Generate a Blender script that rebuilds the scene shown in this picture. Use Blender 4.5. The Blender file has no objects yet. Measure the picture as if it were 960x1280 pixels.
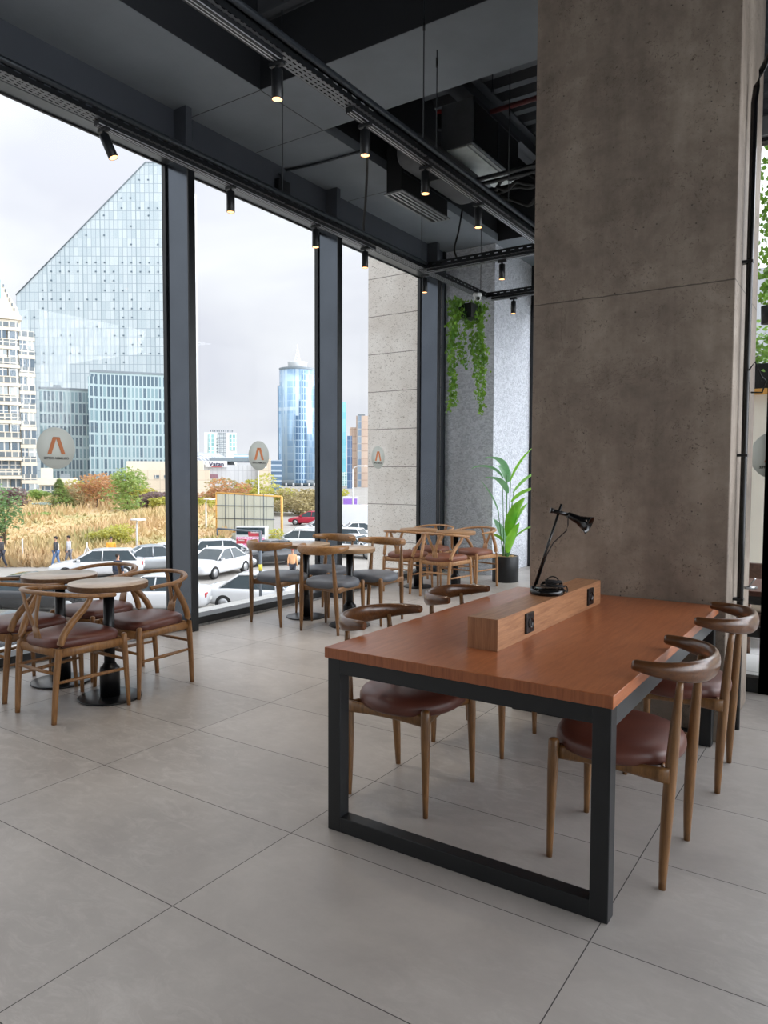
import bpy, bmesh, math, random
from mathutils import Vector, Matrix
random.seed(7)
C = bpy.data.collections.new('cafe'); bpy.context.scene.collection.children.link(C)
PI = math.pi

# ------------------------------------------------------------------ camera
FPX, YAW, PITCH, ROLL, CAMH = 906.83, 0.5883, -0.0513, 0.0037, 1.443
_f = Vector((-math.sin(YAW)*math.cos(PITCH), math.cos(YAW)*math.cos(PITCH), math.sin(PITCH)))
_r0 = Vector((math.cos(YAW), math.sin(YAW), 0)); _u0 = _r0.cross(_f)
_r = math.cos(ROLL)*_r0 + math.sin(ROLL)*_u0; _u = -math.sin(ROLL)*_r0 + math.cos(ROLL)*_u0
cam_d = bpy.data.cameras.new('camera'); cam = bpy.data.objects.new('camera', cam_d)
bpy.context.scene.collection.objects.link(cam)
cam_d.sensor_fit = 'VERTICAL'; cam_d.sensor_height = 36; cam_d.lens = FPX*36/1280
cam_d.clip_start = .05; cam_d.clip_end = 2000
M = Matrix((( _r.x, _u.x, -_f.x, 0), (_r.y, _u.y, -_f.y, 0), (_r.z, _u.z, -_f.z, CAMH), (0, 0, 0, 1)))
cam.matrix_world = M
bpy.context.scene.camera = cam
EYE = Vector((0, 0, CAMH))
def ray(u, v): return _r*((u-480)/FPX) - _u*((v-640)/FPX) + _f
def gp(u, v, z):                      # survey a point of known height
    d = ray(u, v); return EYE + d*((z-CAMH)/d.z)
def onx(u, v, X):
    d = ray(u, v); return EYE + d*(X/d.x)
def far(u, v, dist):                  # survey a point of known distance
    return EYE + ray(u, v)*dist

# ------------------------------------------------------------------ helpers
def s2l(c):
    if isinstance(c, str): c = [int(c[i:i+2], 16) for i in (0, 2, 4)]
    c = [x/255 for x in c]
    return tuple(x/12.92 if x <= .04045 else ((x+.055)/1.055)**2.4 for x in c) + (1,)
class NB:
    def __init__(s, name):
        s.m = bpy.data.materials.new(name); s.m.use_nodes = True; s.t = s.m.node_tree
        s.b = s.t.nodes['Principled BSDF']; s.out = s.t.nodes['Material Output']
    def n(s, typ, **kw):
        nd = s.t.nodes.new(typ)
        for k, v in kw.items():
            if k.startswith('i_'):
                key = k[2:]; key = int(key) if key.isdigit() else key.replace('_', ' ')
                nd.inputs[key].default_value = v
            else: setattr(nd, k, v)
        return nd
    def l(s, a, b): s.t.links.new(a, b)
    def coord(s, kind='Object', scale=(1, 1, 1), loc=(0, 0, 0), rot=(0, 0, 0)):
        if kind == 'World':
            g = s.n('ShaderNodeNewGeometry'); src = g.outputs['Position']
        else:
            g = s.n('ShaderNodeTexCoord'); src = g.outputs[kind]
        mp = s.n('ShaderNodeMapping'); mp.inputs['Scale'].default_value = scale; mp.inputs['Location'].default_value = loc
        mp.inputs['Rotation'].default_value = rot
        s.l(src, mp.inputs[0]); return mp.outputs[0]
    def noise(s, vec, scale, detail=4, rough=.5, dist=0):
        nd = s.n('ShaderNodeTexNoise'); nd.inputs['Scale'].default_value = scale; nd.inputs['Detail'].default_value = detail
        nd.inputs['Roughness'].default_value = rough; nd.inputs['Distortion'].default_value = dist
        s.l(vec, nd.inputs['Vector']); return nd.outputs['Fac']
    def ramp(s, fac, stops, interp='LINEAR'):
        nd = s.n('ShaderNodeValToRGB'); cr = nd.color_ramp; cr.interpolation = interp
        while len(cr.elements) < len(stops): cr.elements.new(.5)
        for e, (p, c) in zip(cr.elements, stops): e.position = p; e.color = c if len(c) == 4 else (*c, 1)
        s.l(fac, nd.inputs[0]); return nd.outputs[0]
    def mix(s, fac, a, b, mode='MIX'):
        nd = s.n('ShaderNodeMix', data_type='RGBA', blend_type=mode)
        for i, x in ((0, fac), (6, a), (7, b)):
            if hasattr(x, 'links'): s.l(x, nd.inputs[i])
            else: nd.inputs[i].default_value = x
        return nd.outputs[2]
    def math(s, op, a, b=0.):
        nd = s.n('ShaderNodeMath', operation=op)
        for i, x in ((0, a), (1, b)):
            if hasattr(x, 'links'): s.l(x, nd.inputs[i])
            else: nd.inputs[i].default_value = x
        return nd.outputs[0]
    def bump(s, h, strength=.3, dist=.01):
        nd = s.n('ShaderNodeBump'); nd.inputs['Strength'].default_value = strength; nd.inputs['Distance'].default_value = dist
        s.l(h, nd.inputs['Height']); s.l(nd.outputs[0], s.b.inputs['Normal'])
    def set(s, **kw):
        for k, v in kw.items():
            k = k.replace('_', ' ')
            if hasattr(v, 'links'): s.l(v, s.b.inputs[k])
            else: s.b.inputs[k].default_value = v
        return s
def plain(name, col, rough=.5, metal=0, var=.12, nscale=8, bump=0, **kw):
    k = NB(name); c = s2l(col); v = k.noise(k.coord(), nscale)
    lo = tuple(x*(1-var) for x in c[:3])+(1,); hi = tuple(min(1, x*(1+var)) for x in c[:3])+(1,)
    k.set(Base_Color=k.ramp(v, [(.3, lo), (.7, hi)]), Roughness=rough, Metallic=metal, **kw)
    if bump: k.bump(v, bump)
    return k.m
def wood(name, dark, light, axis='x', rough=.35, scale=1., coat=0., stretch=14, fine=90):
    k = NB(name)
    sc = {'x': (1, stretch, stretch), 'y': (stretch, 1, stretch), 'z': (stretch, stretch, 1)}[axis]
    v = k.coord(scale=tuple(a*scale for a in sc))
    a = k.noise(v, 3.0, 6, .6, .6); b = k.noise(v, fine/stretch*2, 3, .5)
    f = k.math('ADD', k.math('MULTIPLY', a, .7), k.math('MULTIPLY', b, .3))
    k.set(Base_Color=k.ramp(f, [(.33, s2l(dark)), (.66, s2l(light))]), Roughness=rough, Coat_Weight=coat, Coat_Roughness=.15)
    k.bump(b, .06, .002)
    return k.m
def emit(name, col, strength):
    k = NB(name); k.set(Base_Color=s2l(col), Emission_Color=s2l(col), Emission_Strength=strength); return k.m

def text_part(body, size, ext, off, mat, parent, loc, rot):
    cu = bpy.data.curves.new('lettering_curve', 'FONT'); cu.body = body; cu.size = size; cu.align_x = 'CENTER'; cu.extrude = ext; cu.offset = off
    tmp = bpy.data.objects.new('tmp', cu); C.objects.link(tmp); dg = bpy.context.evaluated_depsgraph_get(); me = bpy.data.meshes.new_from_object(tmp.evaluated_get(dg))
    bpy.data.objects.remove(tmp); bpy.data.curves.remove(cu); me.materials.clear(); me.materials.append(mat)
    o = bpy.data.objects.new('lettering', me); C.objects.link(o); o.parent = parent; o.location = loc; o.rotation_euler = rot; return o
class MB:
    """collects shapes into one mesh"""
    def __init__(s): s.v = []; s.f = []; s.mi = []; s.sm = []; s.cm = 0; s.csm = False
    def add(s, vs, fs, smooth=None):
        o = len(s.v); s.v += [tuple(x) for x in vs]; s.f += [tuple(i+o for i in f) for f in fs]
        s.mi += [s.cm]*len(fs); s.sm += [s.csm if smooth is None else smooth]*len(fs); return s
    def box(s, lo, hi, mat=None):
        (a, b, c), (d, e, f) = lo, hi
        a, d = min(a, d), max(a, d); b, e = min(b, e), max(b, e); c, f = min(c, f), max(c, f)
        vs = [(a, b, c), (d, b, c), (d, e, c), (a, e, c), (a, b, f), (d, b, f), (d, e, f), (a, e, f)]
        if mat is not None: vs = [mat @ Vector(v) for v in vs]
        return s.add(vs, [(0, 3, 2, 1), (4, 5, 6, 7), (0, 1, 5, 4), (1, 2, 6, 5), (2, 3, 7, 6), (3, 0, 4, 7)], False)
    def bbox(s, lo, hi, bev=.004, seg=2):          # bevelled box
        bm = bmesh.new(); bmesh.ops.create_cube(bm, size=1)
        for v in bm.verts: v.co = Vector([lo[i]+(v.co[i]+.5)*(hi[i]-lo[i]) for i in range(3)])
        bmesh.ops.bevel(bm, geom=bm.edges[:], offset=bev, segments=seg, affect='EDGES', profile=.5)
        s.bm(bm, False); return s
    def bm(s, bm, smooth=True):
        bm.verts.index_update(); s.add([v.co for v in bm.verts], [[v.index for v in f.verts] for f in bm.faces], smooth); bm.free(); return s
    def tube(s, pts, rad, n=10, flat=1., up=(0, 0, 1), caps=True, closed=False):
        """rad: number, list of numbers, or list of (r_side, r_up)"""
        pts = [Vector(p) for p in pts]; N = len(pts); up = Vector(up); rings = []
        for i, p in enumerate(pts):
            if closed: t = pts[(i+1) % N]-pts[i-1]
            else: t = pts[min(i+1, N-1)]-pts[max(i-1, 0)]
            t.normalize(); u = up if abs(t.dot(up)) < .98 else Vector((1, 0, 0))
            a = t.cross(u).normalized(); b = a.cross(t).normalized()
            r = rad[i] if isinstance(rad, (list, tuple)) else rad
            ra, rb = r if isinstance(r, (list, tuple)) else (r, r*flat)
            rings.append([p+a*(ra*math.cos(2*PI*k/n))+b*(rb*math.sin(2*PI*k/n)) for k in range(n)])
        vs = [v for r in rings for v in r]; fs = []
        for i in range(N if closed else N-1):
            for k in range(n):
                j = (i+1) % N; fs.append((i*n+k, i*n+(k+1) % n, j*n+(k+1) % n, j*n+k))
        s.add(vs, fs, True)
        if caps and not closed:
            o = len(s.v)-len(vs)
            s.f += [tuple(o+k for k in range(n-1, -1, -1)), tuple(o+(N-1)*n+k for k in range(n))]; s.mi += [s.cm]*2; s.sm += [False]*2
        return s
    def lathe(s, prof, c=(0, 0, 0), n=32, mat=None, caps=True):
        c = Vector(c); vs = []; fs = []
        for r, z in prof:
            for k in range(n):
                v = Vector((r*math.cos(2*PI*k/n), r*math.sin(2*PI*k/n), z))
                vs.append((mat @ v if mat is not None else v)+c)
        for i in range(len(prof)-1):
            for k in range(n): fs.append((i*n+k, i*n+(k+1) % n, (i+1)*n+(k+1) % n, (i+1)*n+k))
        s.add(vs, fs, True)
        if caps:
            o = len(s.v)-len(vs); L = len(prof)-1
            s.f += [tuple(o+k for k in range(n-1, -1, -1)), tuple(o+L*n+k for k in range(n))]; s.mi += [s.cm]*2; s.sm += [False]*2
        return s
    def prism(s, poly, a, b, axis='z'):
        """poly of 2D points extruded along axis from a to b"""
        def P(p, h): return {'z': (p[0], p[1], h), 'y': (p[0], h, p[1]), 'x': (h, p[0], p[1])}[axis]
        n = len(poly); vs = [P(p, a) for p in poly]+[P(p, b) for p in poly]
        fs = [tuple(range(n-1, -1, -1)), tuple(range(n, 2*n))]+[(k, (k+1) % n, n+(k+1) % n, n+k) for k in range(n)]
        return s.add(vs, fs, False)
    def build(s, name, mats, parent=None, loc=None):
        me = bpy.data.meshes.new(name); me.from_pydata(s.v, [], s.f)
        for m in (mats if isinstance(mats, (list, tuple)) else [mats]): me.materials.append(m)
        me.polygons.foreach_set('use_smooth', s.sm); me.polygons.foreach_set('material_index', s.mi)
        bm = bmesh.new(); bm.from_mesh(me); bmesh.ops.recalc_face_normals(bm, faces=bm.faces[:]) if len(s.f) < 6000 else None
        bm.to_mesh(me); bm.free(); me.update()
        o = bpy.data.objects.new(name, me); C.objects.link(o)
        if parent is not None: o.parent = parent
        if loc is not None: o.location = loc
        return o
def tag(o, label=None, cat=None, group=None, kind=None):
    if label: o['label'] = label
    if cat: o['category'] = cat
    if group: o['group'] = group
    if kind: o['kind'] = kind
    return o
def empty(name, loc=(0, 0, 0), rz=0, label=None, cat=None, group=None):
    o = bpy.data.objects.new(name, None); C.objects.link(o); o.location = loc; o.rotation_euler = (0, 0, rz)
    return tag(o, label, cat, group)
def struct(o): o['kind'] = 'structure'; return o
def dup(root, loc, rz=None, label=None, group=None, parent=None):
    c = root.copy(); C.objects.link(c)
    if parent is not None: c.parent = parent
    if loc is not None: c.location = loc
    if rz is not None: c.rotation_euler = (0, 0, rz)
    if label: c['label'] = label
    if group: c['group'] = group
    for ch in list(root.children): dup(ch, None, None, None, None, c)
    return c

# ------------------------------------------------------------------ materials
m_steel = plain('charcoal_steel', (42, 48, 54), .38, .3, .1, 3)
m_black = plain('black_powder_coat', (22, 25, 28), .42, 0, .1, 20)
m_blackgloss = plain('gloss_black', (12, 12, 13), .16, 0, .05)
m_rubber = plain('black_rubber', (18, 18, 19), .7)
m_oak = wood('oiled_oak', (118, 80, 44), (158, 114, 68), 'z', .38, 1.5, .15)
m_oakdark = wood('varnished_walnut', (70, 42, 22), (112, 72, 40), 'x', .28, 1.5, .4)
m_oakleg = wood('stained_oak_leg', (96, 66, 36), (140, 100, 58), 'z', .38, 1.5, .2)
m_oakblond = wood('blond_oak', (152, 108, 68), (196, 150, 104), 'z', .4, 1.5, .1)
m_round = wood('round_top_oak', (164, 138, 112), (196, 172, 146), 'x', .32, 2, .3)
m_roundedge = wood('round_top_edge', (84, 58, 36), (122, 88, 56), 'x', .45, 2)
m_leather = plain('brown_leather', (98, 56, 46), .38, 0, .18, 6, .05)
m_greyleather = plain('grey_leather', (92, 96, 103), .42, 0, .1, 6, .05)
m_tan = plain('tan_leather', (132, 82, 62), .4, 0, .14, 6, .05)
m_black_metal = plain('satin_black_metal', (16, 17, 19), .33, .2, .1)
m_chrome = plain('chrome', (180, 182, 184), .2, .9, .05)
m_white = plain('white_plastic', (225, 226, 226), .4)

def top_wood():
    k = NB('orange_oak_veneer'); v = k.coord(scale=(26, 2.2, 26))
    a = k.noise(v, 2.2, 7, .62, .5); b = k.noise(k.coord(scale=(220, 9, 220)), 3, 2)
    f = k.math('ADD', k.math('MULTIPLY', a, .65), k.math('MULTIPLY', b, .35))
    k.set(Base_Color=k.ramp(f, [(.32, s2l((150, 80, 42))), (.66, s2l((186, 112, 68)))]), Roughness=.34, Coat_Weight=.3, Coat_Roughness=.22)
    k.bump(b, .08, .002); return k.m
m_top = top_wood()
m_box = wood('power_box_veneer', (138, 92, 62), (184, 136, 98), 'y', .4, 1.6, .1, 16, 120)

def floor_mat():
    k = NB('grey_porcelain_tile'); g = k.n('ShaderNodeNewGeometry'); sp = k.n('ShaderNodeSeparateXYZ'); k.l(g.outputs['Position'], sp.inputs[0])
    def line(ax, off, per, w):
        t = k.math('DIVIDE', k.math('SUBTRACT', sp.outputs[ax], off), per)
        fr = k.math('FRACT', t); d = k.math('MINIMUM', fr, k.math('SUBTRACT', 1., fr))
        return k.math('LESS_THAN', d, w/per), k.math('FLOOR', t)
    gx, ix = line(0, -1.8911, 1.2165, .0017); gy, iy = line(1, 1.5694, .5989, .0017)
    grout = k.math('MAXIMUM', gx, gy)
    cmb = k.n('ShaderNodeCombineXYZ'); k.l(ix, cmb.inputs[0]); k.l(iy, cmb.inputs[1])
    wn = k.n('ShaderNodeTexWhiteNoise', noise_dimensions='2D'); k.l(cmb.outputs[0], wn.inputs[0])
    pos = k.coord('World')
    cl = k.noise(pos, 1.6, 6, .6, .4); fine = k.noise(pos, 14, 5, .65, 1.5)
    scr = k.noise(k.coord('World', scale=(1, 2.2, 1), rot=(0, 0, .6)), 6, 10, .76, 1.1); patch = k.ramp(k.noise(pos, .75, 3, .5), [(.42, (.12, .12, .12, 1)), (.62, (1, 1, 1, 1))])
    base = k.ramp(cl, [(.3, s2l((157, 151, 146))), (.7, s2l((186, 180, 174)))])
    base = k.mix(k.math('MULTIPLY', fine, .25), base, s2l((148, 142, 137)))
    smear = k.math('MULTIPLY', k.ramp(scr, [(.48, (0, 0, 0, 1)), (.66, (1, 1, 1, 1))]), patch)
    # dusty scuffs are strongest in the walkway between the tables
    base = k.mix(k.math('MULTIPLY', smear, .42), base, s2l((212, 207, 202)))
    tv = k.math('ADD', .95, k.math('MULTIPLY', wn.outputs[0], .1))
    cm = k.n('ShaderNodeCombineColor'); [k.l(tv, cm.inputs[i]) for i in range(3)]
    base = k.mix(1., base, cm.outputs[0], 'MULTIPLY')
    col = k.mix(grout, base, s2l((62, 59, 57)))
    rg = k.math('ADD', .26, k.math('MULTIPLY', fine, .2)); rg = k.math('ADD', rg, k.math('MULTIPLY', grout, .4))
    k.set(Base_Color=col, Roughness=rg, Specular_IOR_Level=.5)
    k.bump(k.math('ADD', k.math('MULTIPLY', grout, -1.), k.math('MULTIPLY', fine, .05)), .25, .002); return k.m
m_floor = floor_mat()
def concrete():
    k = NB('board_cast_concrete'); v = k.coord('World')
    a = k.noise(v, 1.3, 8, .62, .6); b = k.noise(v, 9, 8, .7, .3); st = k.noise(k.coord('World', scale=(3, 3, .35)), 2, 5, .6)
    vo = k.n('ShaderNodeTexVoronoi'); vo.inputs['Scale'].default_value = 21; k.l(k.coord('World', scale=(1, 1, 1)), vo.inputs['Vector'])
    pit = k.ramp(vo.outputs['Distance'], [(.03, (0, 0, 0, 1)), (.12, (1, 1, 1, 1))])
    gate = k.ramp(k.noise(v, 3.1, 2), [(.46, (1, 1, 1, 1)), (.56, (0, 0, 0, 1))])
    pits = k.mix(gate, pit, (1, 1, 1, 1))
    f = k.math('ADD', k.math('MULTIPLY', a, .5), k.math('ADD', k.math('MULTIPLY', b, .25), k.math('MULTIPLY', st, .25)))
    col = k.ramp(f, [(.36, s2l((104, 94, 84))), (.50, s2l((139, 127, 115))), (.64, s2l((170, 158, 144)))])
    col = k.mix(1., col, k.mix(.85, (1, 1, 1, 1), pits), 'MULTIPLY')
    sp_ = k.ramp(k.noise(v, 55, 6, .75, .8), [(.36, (.42, .40, .38, 1)), (.44, (1, 1, 1, 1))]); gt = k.ramp(k.noise(v, 4.5, 4, .6), [(.42, (0, 0, 0, 1)), (.6, (1, 1, 1, 1))])
    col = k.mix(gt, col, k.mix(1., col, sp_, 'MULTIPLY'))
    wv = k.noise(k.coord('World', scale=(1, 1, .8)), 2.6, 9, .72, 3.2)
    crk = k.ramp(k.math('ABSOLUTE', k.math('SUBTRACT', wv, .5)), [(.0, (.45, .42, .40, 1)), (.006, (1, 1, 1, 1))]); g2 = k.ramp(k.noise(v, 2.1, 2, .5), [(.55, (0, 0, 0, 1)), (.62, (1, 1, 1, 1))])
    col = k.mix(g2, col, k.mix(1., col, crk, 'MULTIPLY'))
    # horizontal formwork joint
    g = k.n('ShaderNodeNewGeometry'); sp = k.n('ShaderNodeSeparateXYZ'); k.l(g.outputs['Position'], sp.inputs[0])
    j = k.math('LESS_THAN', k.math('ABSOLUTE', k.math('SUBTRACT', k.math('ADD', sp.outputs[2], k.math('MULTIPLY', b, .012)), 2.475)), .0035)
    col = k.mix(k.math('MULTIPLY', j, .65), col, s2l((50, 45, 40)))
    k.set(Base_Color=col, Roughness=.75); k.bump(k.math('ADD', k.math('MULTIPLY', b, .4), k.math('MULTIPLY', pits, .6)), .5, .006); return k.m
m_conc = concrete()
def stucco(name, c1, c2):
    k = NB(name); v = k.coord('World', scale=(1, 1, 1.6), rot=(.5, .3, 0)); b = k.noise(v, 15, 3, .55, 1.6)
    col = k.ramp(b, [(.36, s2l(c1)), (.6, s2l(c2))]); k.set(Base_Color=col, Roughness=.85); k.bump(b, 1., .03); return k.m
m_stucco = stucco('grey_stucco', (182, 187, 195), (218, 222, 229))
def travertine():
    k = NB('travertine_cladding'); v = k.coord('World'); a = k.noise(v, 2.5, 6, .6)
    h = k.noise(k.coord('World', scale=(1, 1, 2)), 22, 5, .6, 1.5)
    col = k.ramp(a, [(.3, s2l((222, 214, 204))), (.7, s2l((244, 239, 231)))])
    pit = k.ramp(h, [(.37, (1, 1, 1, 1)), (.42, (0, 0, 0, 1))])
    col = k.mix(k.math('MULTIPLY', pit, .7), col, s2l((140, 128, 112)))
    g = k.n('ShaderNodeNewGeometry'); sp = k.n('ShaderNodeSeparateXYZ'); k.l(g.outputs['Position'], sp.inputs[0])
    fr = k.math('FRACT', k.math('DIVIDE', k.math('SUBTRACT', sp.outputs[2], .39), .587))
    j = k.math('LESS_THAN', fr, .017)
    col = k.mix(j, col, s2l((120, 112, 102))); k.set(Base_Color=col, Roughness=.7); k.bump(pit, .3, .005); return k.m
m_trav = travertine()
def ceil_mat(name, c):
    k = NB(name); v = k.coord('World'); a = k.noise(v, 1.2, 5, .6); b = k.noise(v, 30, 3)
    cc = s2l(c); k.set(Base_Color=k.ramp(a, [(.3, tuple(x*.85 for x in cc[:3])+(1,)), (.7, tuple(x*1.12 for x in cc[:3])+(1,))]), Roughness=.6)
    k.bump(b, .12, .004); return k.m
m_soffit = ceil_mat('painted_slate_ceiling', (114, 121, 128)); m_ceildark = ceil_mat('painted_dark_ceiling', (34, 37, 41))
m_deck = ceil_mat('painted_steel_deck', (84, 88, 93))
def glass():
    m = bpy.data.materials.new('window_glass'); m.use_nodes = True; t = m.node_tree; t.nodes.clear()
    o = t.nodes.new('ShaderNodeOutputMaterial'); mx = t.nodes.new('ShaderNodeMixShader'); lw = t.nodes.new('ShaderNodeLayerWeight')
    pw = t.nodes.new('ShaderNodeMath'); pw.operation = 'POWER'; pw.inputs[1].default_value = 5; ma = t.nodes.new('ShaderNodeMath'); ma.operation = 'MULTIPLY_ADD'; ma.inputs[1].default_value = .4; ma.inputs[2].default_value = .013
    tr = t.nodes.new('ShaderNodeBsdfTransparent'); tr.inputs[0].default_value = (.975, .98, .98, 1); gl = t.nodes.new('ShaderNodeBsdfGlossy'); gl.inputs['Roughness'].default_value = .0
    t.links.new(lw.outputs['Facing'], pw.inputs[0]); t.links.new(pw.outputs[0], ma.inputs[0]); t.links.new(ma.outputs[0], mx.inputs[0]); t.links.new(tr.outputs[0], mx.inputs[1]); t.links.new(gl.outputs[0], mx.inputs[2]); t.links.new(mx.outputs[0], o.inputs[0]); return m
m_glass = glass()

# ------------------------------------------------------------------ the room
GX = -5.40                                   # glass line of the long window wall
SOF = 4.70                                   # soffit height
DECK = 5.75
ML = [-4.55+.02, -2.28, -.03+0.02, 2.25, 4.53, 6.72, 9.03]   # mullion positions along the wall
struct(MB().box((GX-.05, -5.2, -.25), (4.6, 5.44, 0)).box((GX-.05, 5.44, -.25), (-1.66, 11.0, 0)).build('floor', m_floor))

# ceiling: a soffit ring with two deep openings, their reveals and the ribbed deck above
mb = MB()
H1 = (-4.40, 4.2, -5.0, 4.68)                # first opening x0,x1,y0,y1
H2 = (-4.42, -1.78, 5.54, 9.44)
T = .10
mb.box((-5.28, -5.2, SOF), (H1[0], 11.0, SOF+T)); mb.box((H1[0], 4.68, SOF), (4.6, 5.54, SOF+T))
mb.box((H1[0], 9.44, SOF), (-1.66, 11.0, SOF+T)); mb.box((-5.28, -5.2, SOF), (4.6, -5.0, SOF+T))
mb.box((4.2, -5.0, SOF), (4.6, 5.54, SOF+T))
mb.cm = 1
def reveal(x0, x1, y0, y1):
    mb.box((x0-.1, y0-.1, SOF+.003), (x0+.004, y1+.1, DECK+.1)); mb.box((x1-.004, y0-.1, SOF+.003), (x1+.1, y1+.1, DECK+.1))
    mb.box((x0, y0-.1, SOF+.003), (x1, y0+.004, DECK+.1)); mb.box((x0, y1-.004, SOF+.003), (x1, y1+.1, DECK+.1))
reveal(*H1); reveal(*H2)
mb.cm = 2
mb.box((-5.4, -5.2, DECK+.12), (4.6, 5.6, DECK+.2)); mb.box((-5.4, 5.6, DECK+.12), (-1.66, 11, DECK+.2))
y = -5.0
while y < 9.5:                               # trapezoidal ribs of the deck run along x
    mb.prism([(y, DECK+.12), (y+.05, DECK+.02), (y+.15, DECK+.02), (y+.20, DECK+.12)], -5.0, 4.2 if y < 5.3 else -1.78, 'x'); y += .30
struct(mb.build('ceiling', [m_soffit, m_ceildark, m_deck]))
# joints between the soffit boards
mb = MB()
for yy in (1.2, 4.68, 5.54, 7.1): mb.box((-5.27, yy-.003, SOF-.002), (H1[0], yy+.003, SOF+.001))
mb.box((H1[0]-.003, 4.68, SOF-.002), (H1[0]+.003, 5.54, SOF+.001))
struct(mb.build('trim_1', m_ceildark))

def ibeam(p, q, h=.22, w=.14, name='steel_beam', lab=None):
    p, q = Vector(p), Vector(q); L = (q-p).length; a = math.atan2((q-p).y, (q-p).x)
    m = MB(); m.box((0, -w/2, 0), (L, w/2, .015)); m.box((0, -w/2, h-.015), (L, w/2, h)); m.box((0, -.006, 0), (L, .006, h))
    o = m.build(name, m_deck); o.location = p; o.rotation_euler = (0, 0, a); tag(o, lab, 'beam', 'steel beams under the deck'); return o
ibeam((-3.75, 5.54, 5.50), (-3.75, 9.44, 5.50), .24, .2, lab='dark steel beam in the ceiling opening, left of the black air unit')
ibeam((-2.75, 5.54, 5.50), (-2.75, 9.44, 5.50), .24, .2, lab='grey steel beam crossing above the red pipe in the ceiling opening')
ibeam((-1.85, 5.54, 5.50), (-1.85, 9.44, 5.50), .24, .2, lab='steel beam in the ceiling opening nearest the concrete column')
yB = onx(322, 30, -4.40); ibeam((-4.4, yB.y, yB.z), (4.2, yB.y, yB.z), .24, .16, lab='grey steel beam across the dark opening at the top of the picture')

m_post = plain('satin_post_steel', (92, 98, 106), .17, .85, .10, 2)
m_header = ceil_mat('painted_header_steel', (66, 71, 79))
# west window wall
m = MB(); m.box((-5.42, -5.2, 4.33), (-5.28, 11, 4.95)); struct(m.build('wall_header', m_header)).name = 'wall_left'
m = MB(); m.bbox((-5.43, -5.2, 4.24), (-5.24, 9.5, 4.335), .004); struct(m.build('trim_2', plain('brushed_header_profile', (110, 114, 116), .32, .75, .12, 2)))
m = MB(); m.box((-5.405, -5.2, 4.228), (-5.385, 9.5, 4.245)); struct(m.build('trim_3', m_black))
m = MB(); m.bbox((-5.43, -5.2, 0), (-5.25, 9.5, .085), .004); struct(m.build('trim_4', m_black))
m = MB(); m.box((-5.95, -5.2, -.35), (-5.43, 9.5, .0)); struct(m.build('trim_5', plain('white_stone_ledge', (214, 214, 212), .6)))
m = MB(); m.box((-5.62, -5.2, .0), (-5.60, 9.5, .03)); struct(m.build('trim_6', m_steel))
m = MB(); m.box((-5.30, -5.2, 0), (-5.23, 9.5, .02)); struct(m.build('baseboard_left', plain('cement_screed', (120, 120, 120), .8, 0, .4, 30)))
ys = [-5.2]+ML+[9.5]
for i in range(len(ys)-1):
    m = MB(); m.box((GX-.005, ys[i]+.03, .08), (GX+.005, ys[i+1]-.03, 4.26))
    pane = struct(m.build('window_%d' % (i+1), m_glass))
    if i < len(ML):
        yy = ML[i]; m = MB().bbox((GX-.02, yy-.035, 0), (-5.10, yy+.035, 4.30), .003)
        m.bbox((-5.26, yy+.035, 4.42), (-5.13, yy+.05, 4.60), .004); fr_ = m.build('window_frame', m_post, pane)
        MB().bbox((-5.112, yy-.038, 0), (-5.094, yy+.038, 4.30), .002).bbox((GX-.03, yy-.055, 0), (GX+.02, yy+.055, 4.26), .002).build('frame_cap', m_black, fr_)
        MB().bbox((-5.30, yy-.035, 4.302), (-5.12, yy+.035, SOF-.002), .003).build('frame_head', m_header, fr_)

# masonry pier at the end of the wall: stucco inside, travertine outside
m = MB(); m.box((-5.27, 9.5, 0), (-4.47, 10.84, 5.9)); struct(m.build('wall_back_pier', m_stucco)).name = 'wall_back'
m = MB(); m.box((-6.65, 9.5, -3.9), (-5.27, 11.6, 7.5)); struct(m.build('wall_outer_pier', m_trav)).name = 'wall_pier'
m = MB(); m.bbox((-5.30, 9.44, 0), (-5.25, 9.5, SOF), .004); m.bbox((-5.45, 9.40, 0), (-5.38, 9.5, SOF), .004); struct(m.build('trim_7', m_steel))
# glazing beside and behind the pier
def glazed(x0, y0, x1, y1, z1, n, idx, bar=None):
    a = Vector((x0, y0)); b = Vector((x1, y1)); L = (b-a).length; ang = math.atan2(y1-y0, x1-x0)
    m = MB(); m.box((0, -.04, 0), (L, .04, .10)); m.box((0, -.04, z1-.1), (L, .04, z1))
    for k in range(n+1): x = L*k/n; m.box((x-.03, -.05, 0), (x+.03, .05, z1))
    if bar: m.box((0, -.03, bar), (L, .03, bar+.07))
    g = MB(); g.box((.03, -.004, .1), (L-.03, .004, z1-.1)); o = struct(g.build('window_%d' % idx, m_glass)); o.location = (x0, y0, 0); o.rotation_euler = (0, 0, ang)
    m.build('window_frame', m_black, o)
glazed(-4.44, 10.86, -1.7, 10.86, 4.1, 2, 9)
glazed(-1.70, 10.82, -1.70, 5.42, 3.7, 4, 10)
glazed(-1.74, 5.38, -.535, 5.38, 3.7, 1, 11, .37)
glazed(-.535, 5.38, 4.5, 5.38, 3.7, 4, 13, .37)
m = MB(); m.box((-4.47, 10.82, 4.1), (-1.66, 10.95, 5.9)); m.box((-1.76, 5.44, 3.7), (-1.66, 10.95, 5.9)); struct(m.build('wall_back_header', m_ceildark)).name = 'wall_beam_1'
m = MB(); m.bbox((-1.74, 5.30, 3.62), (4.5, 5.34, 3.74), .004); struct(m.build('trim_8', plain('satin_aluminium', (150, 156, 160), .35, .6)))
m = MB(); m.box((-1.74, 5.38, 3.7), (4.5, 5.46, 5.9))
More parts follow.
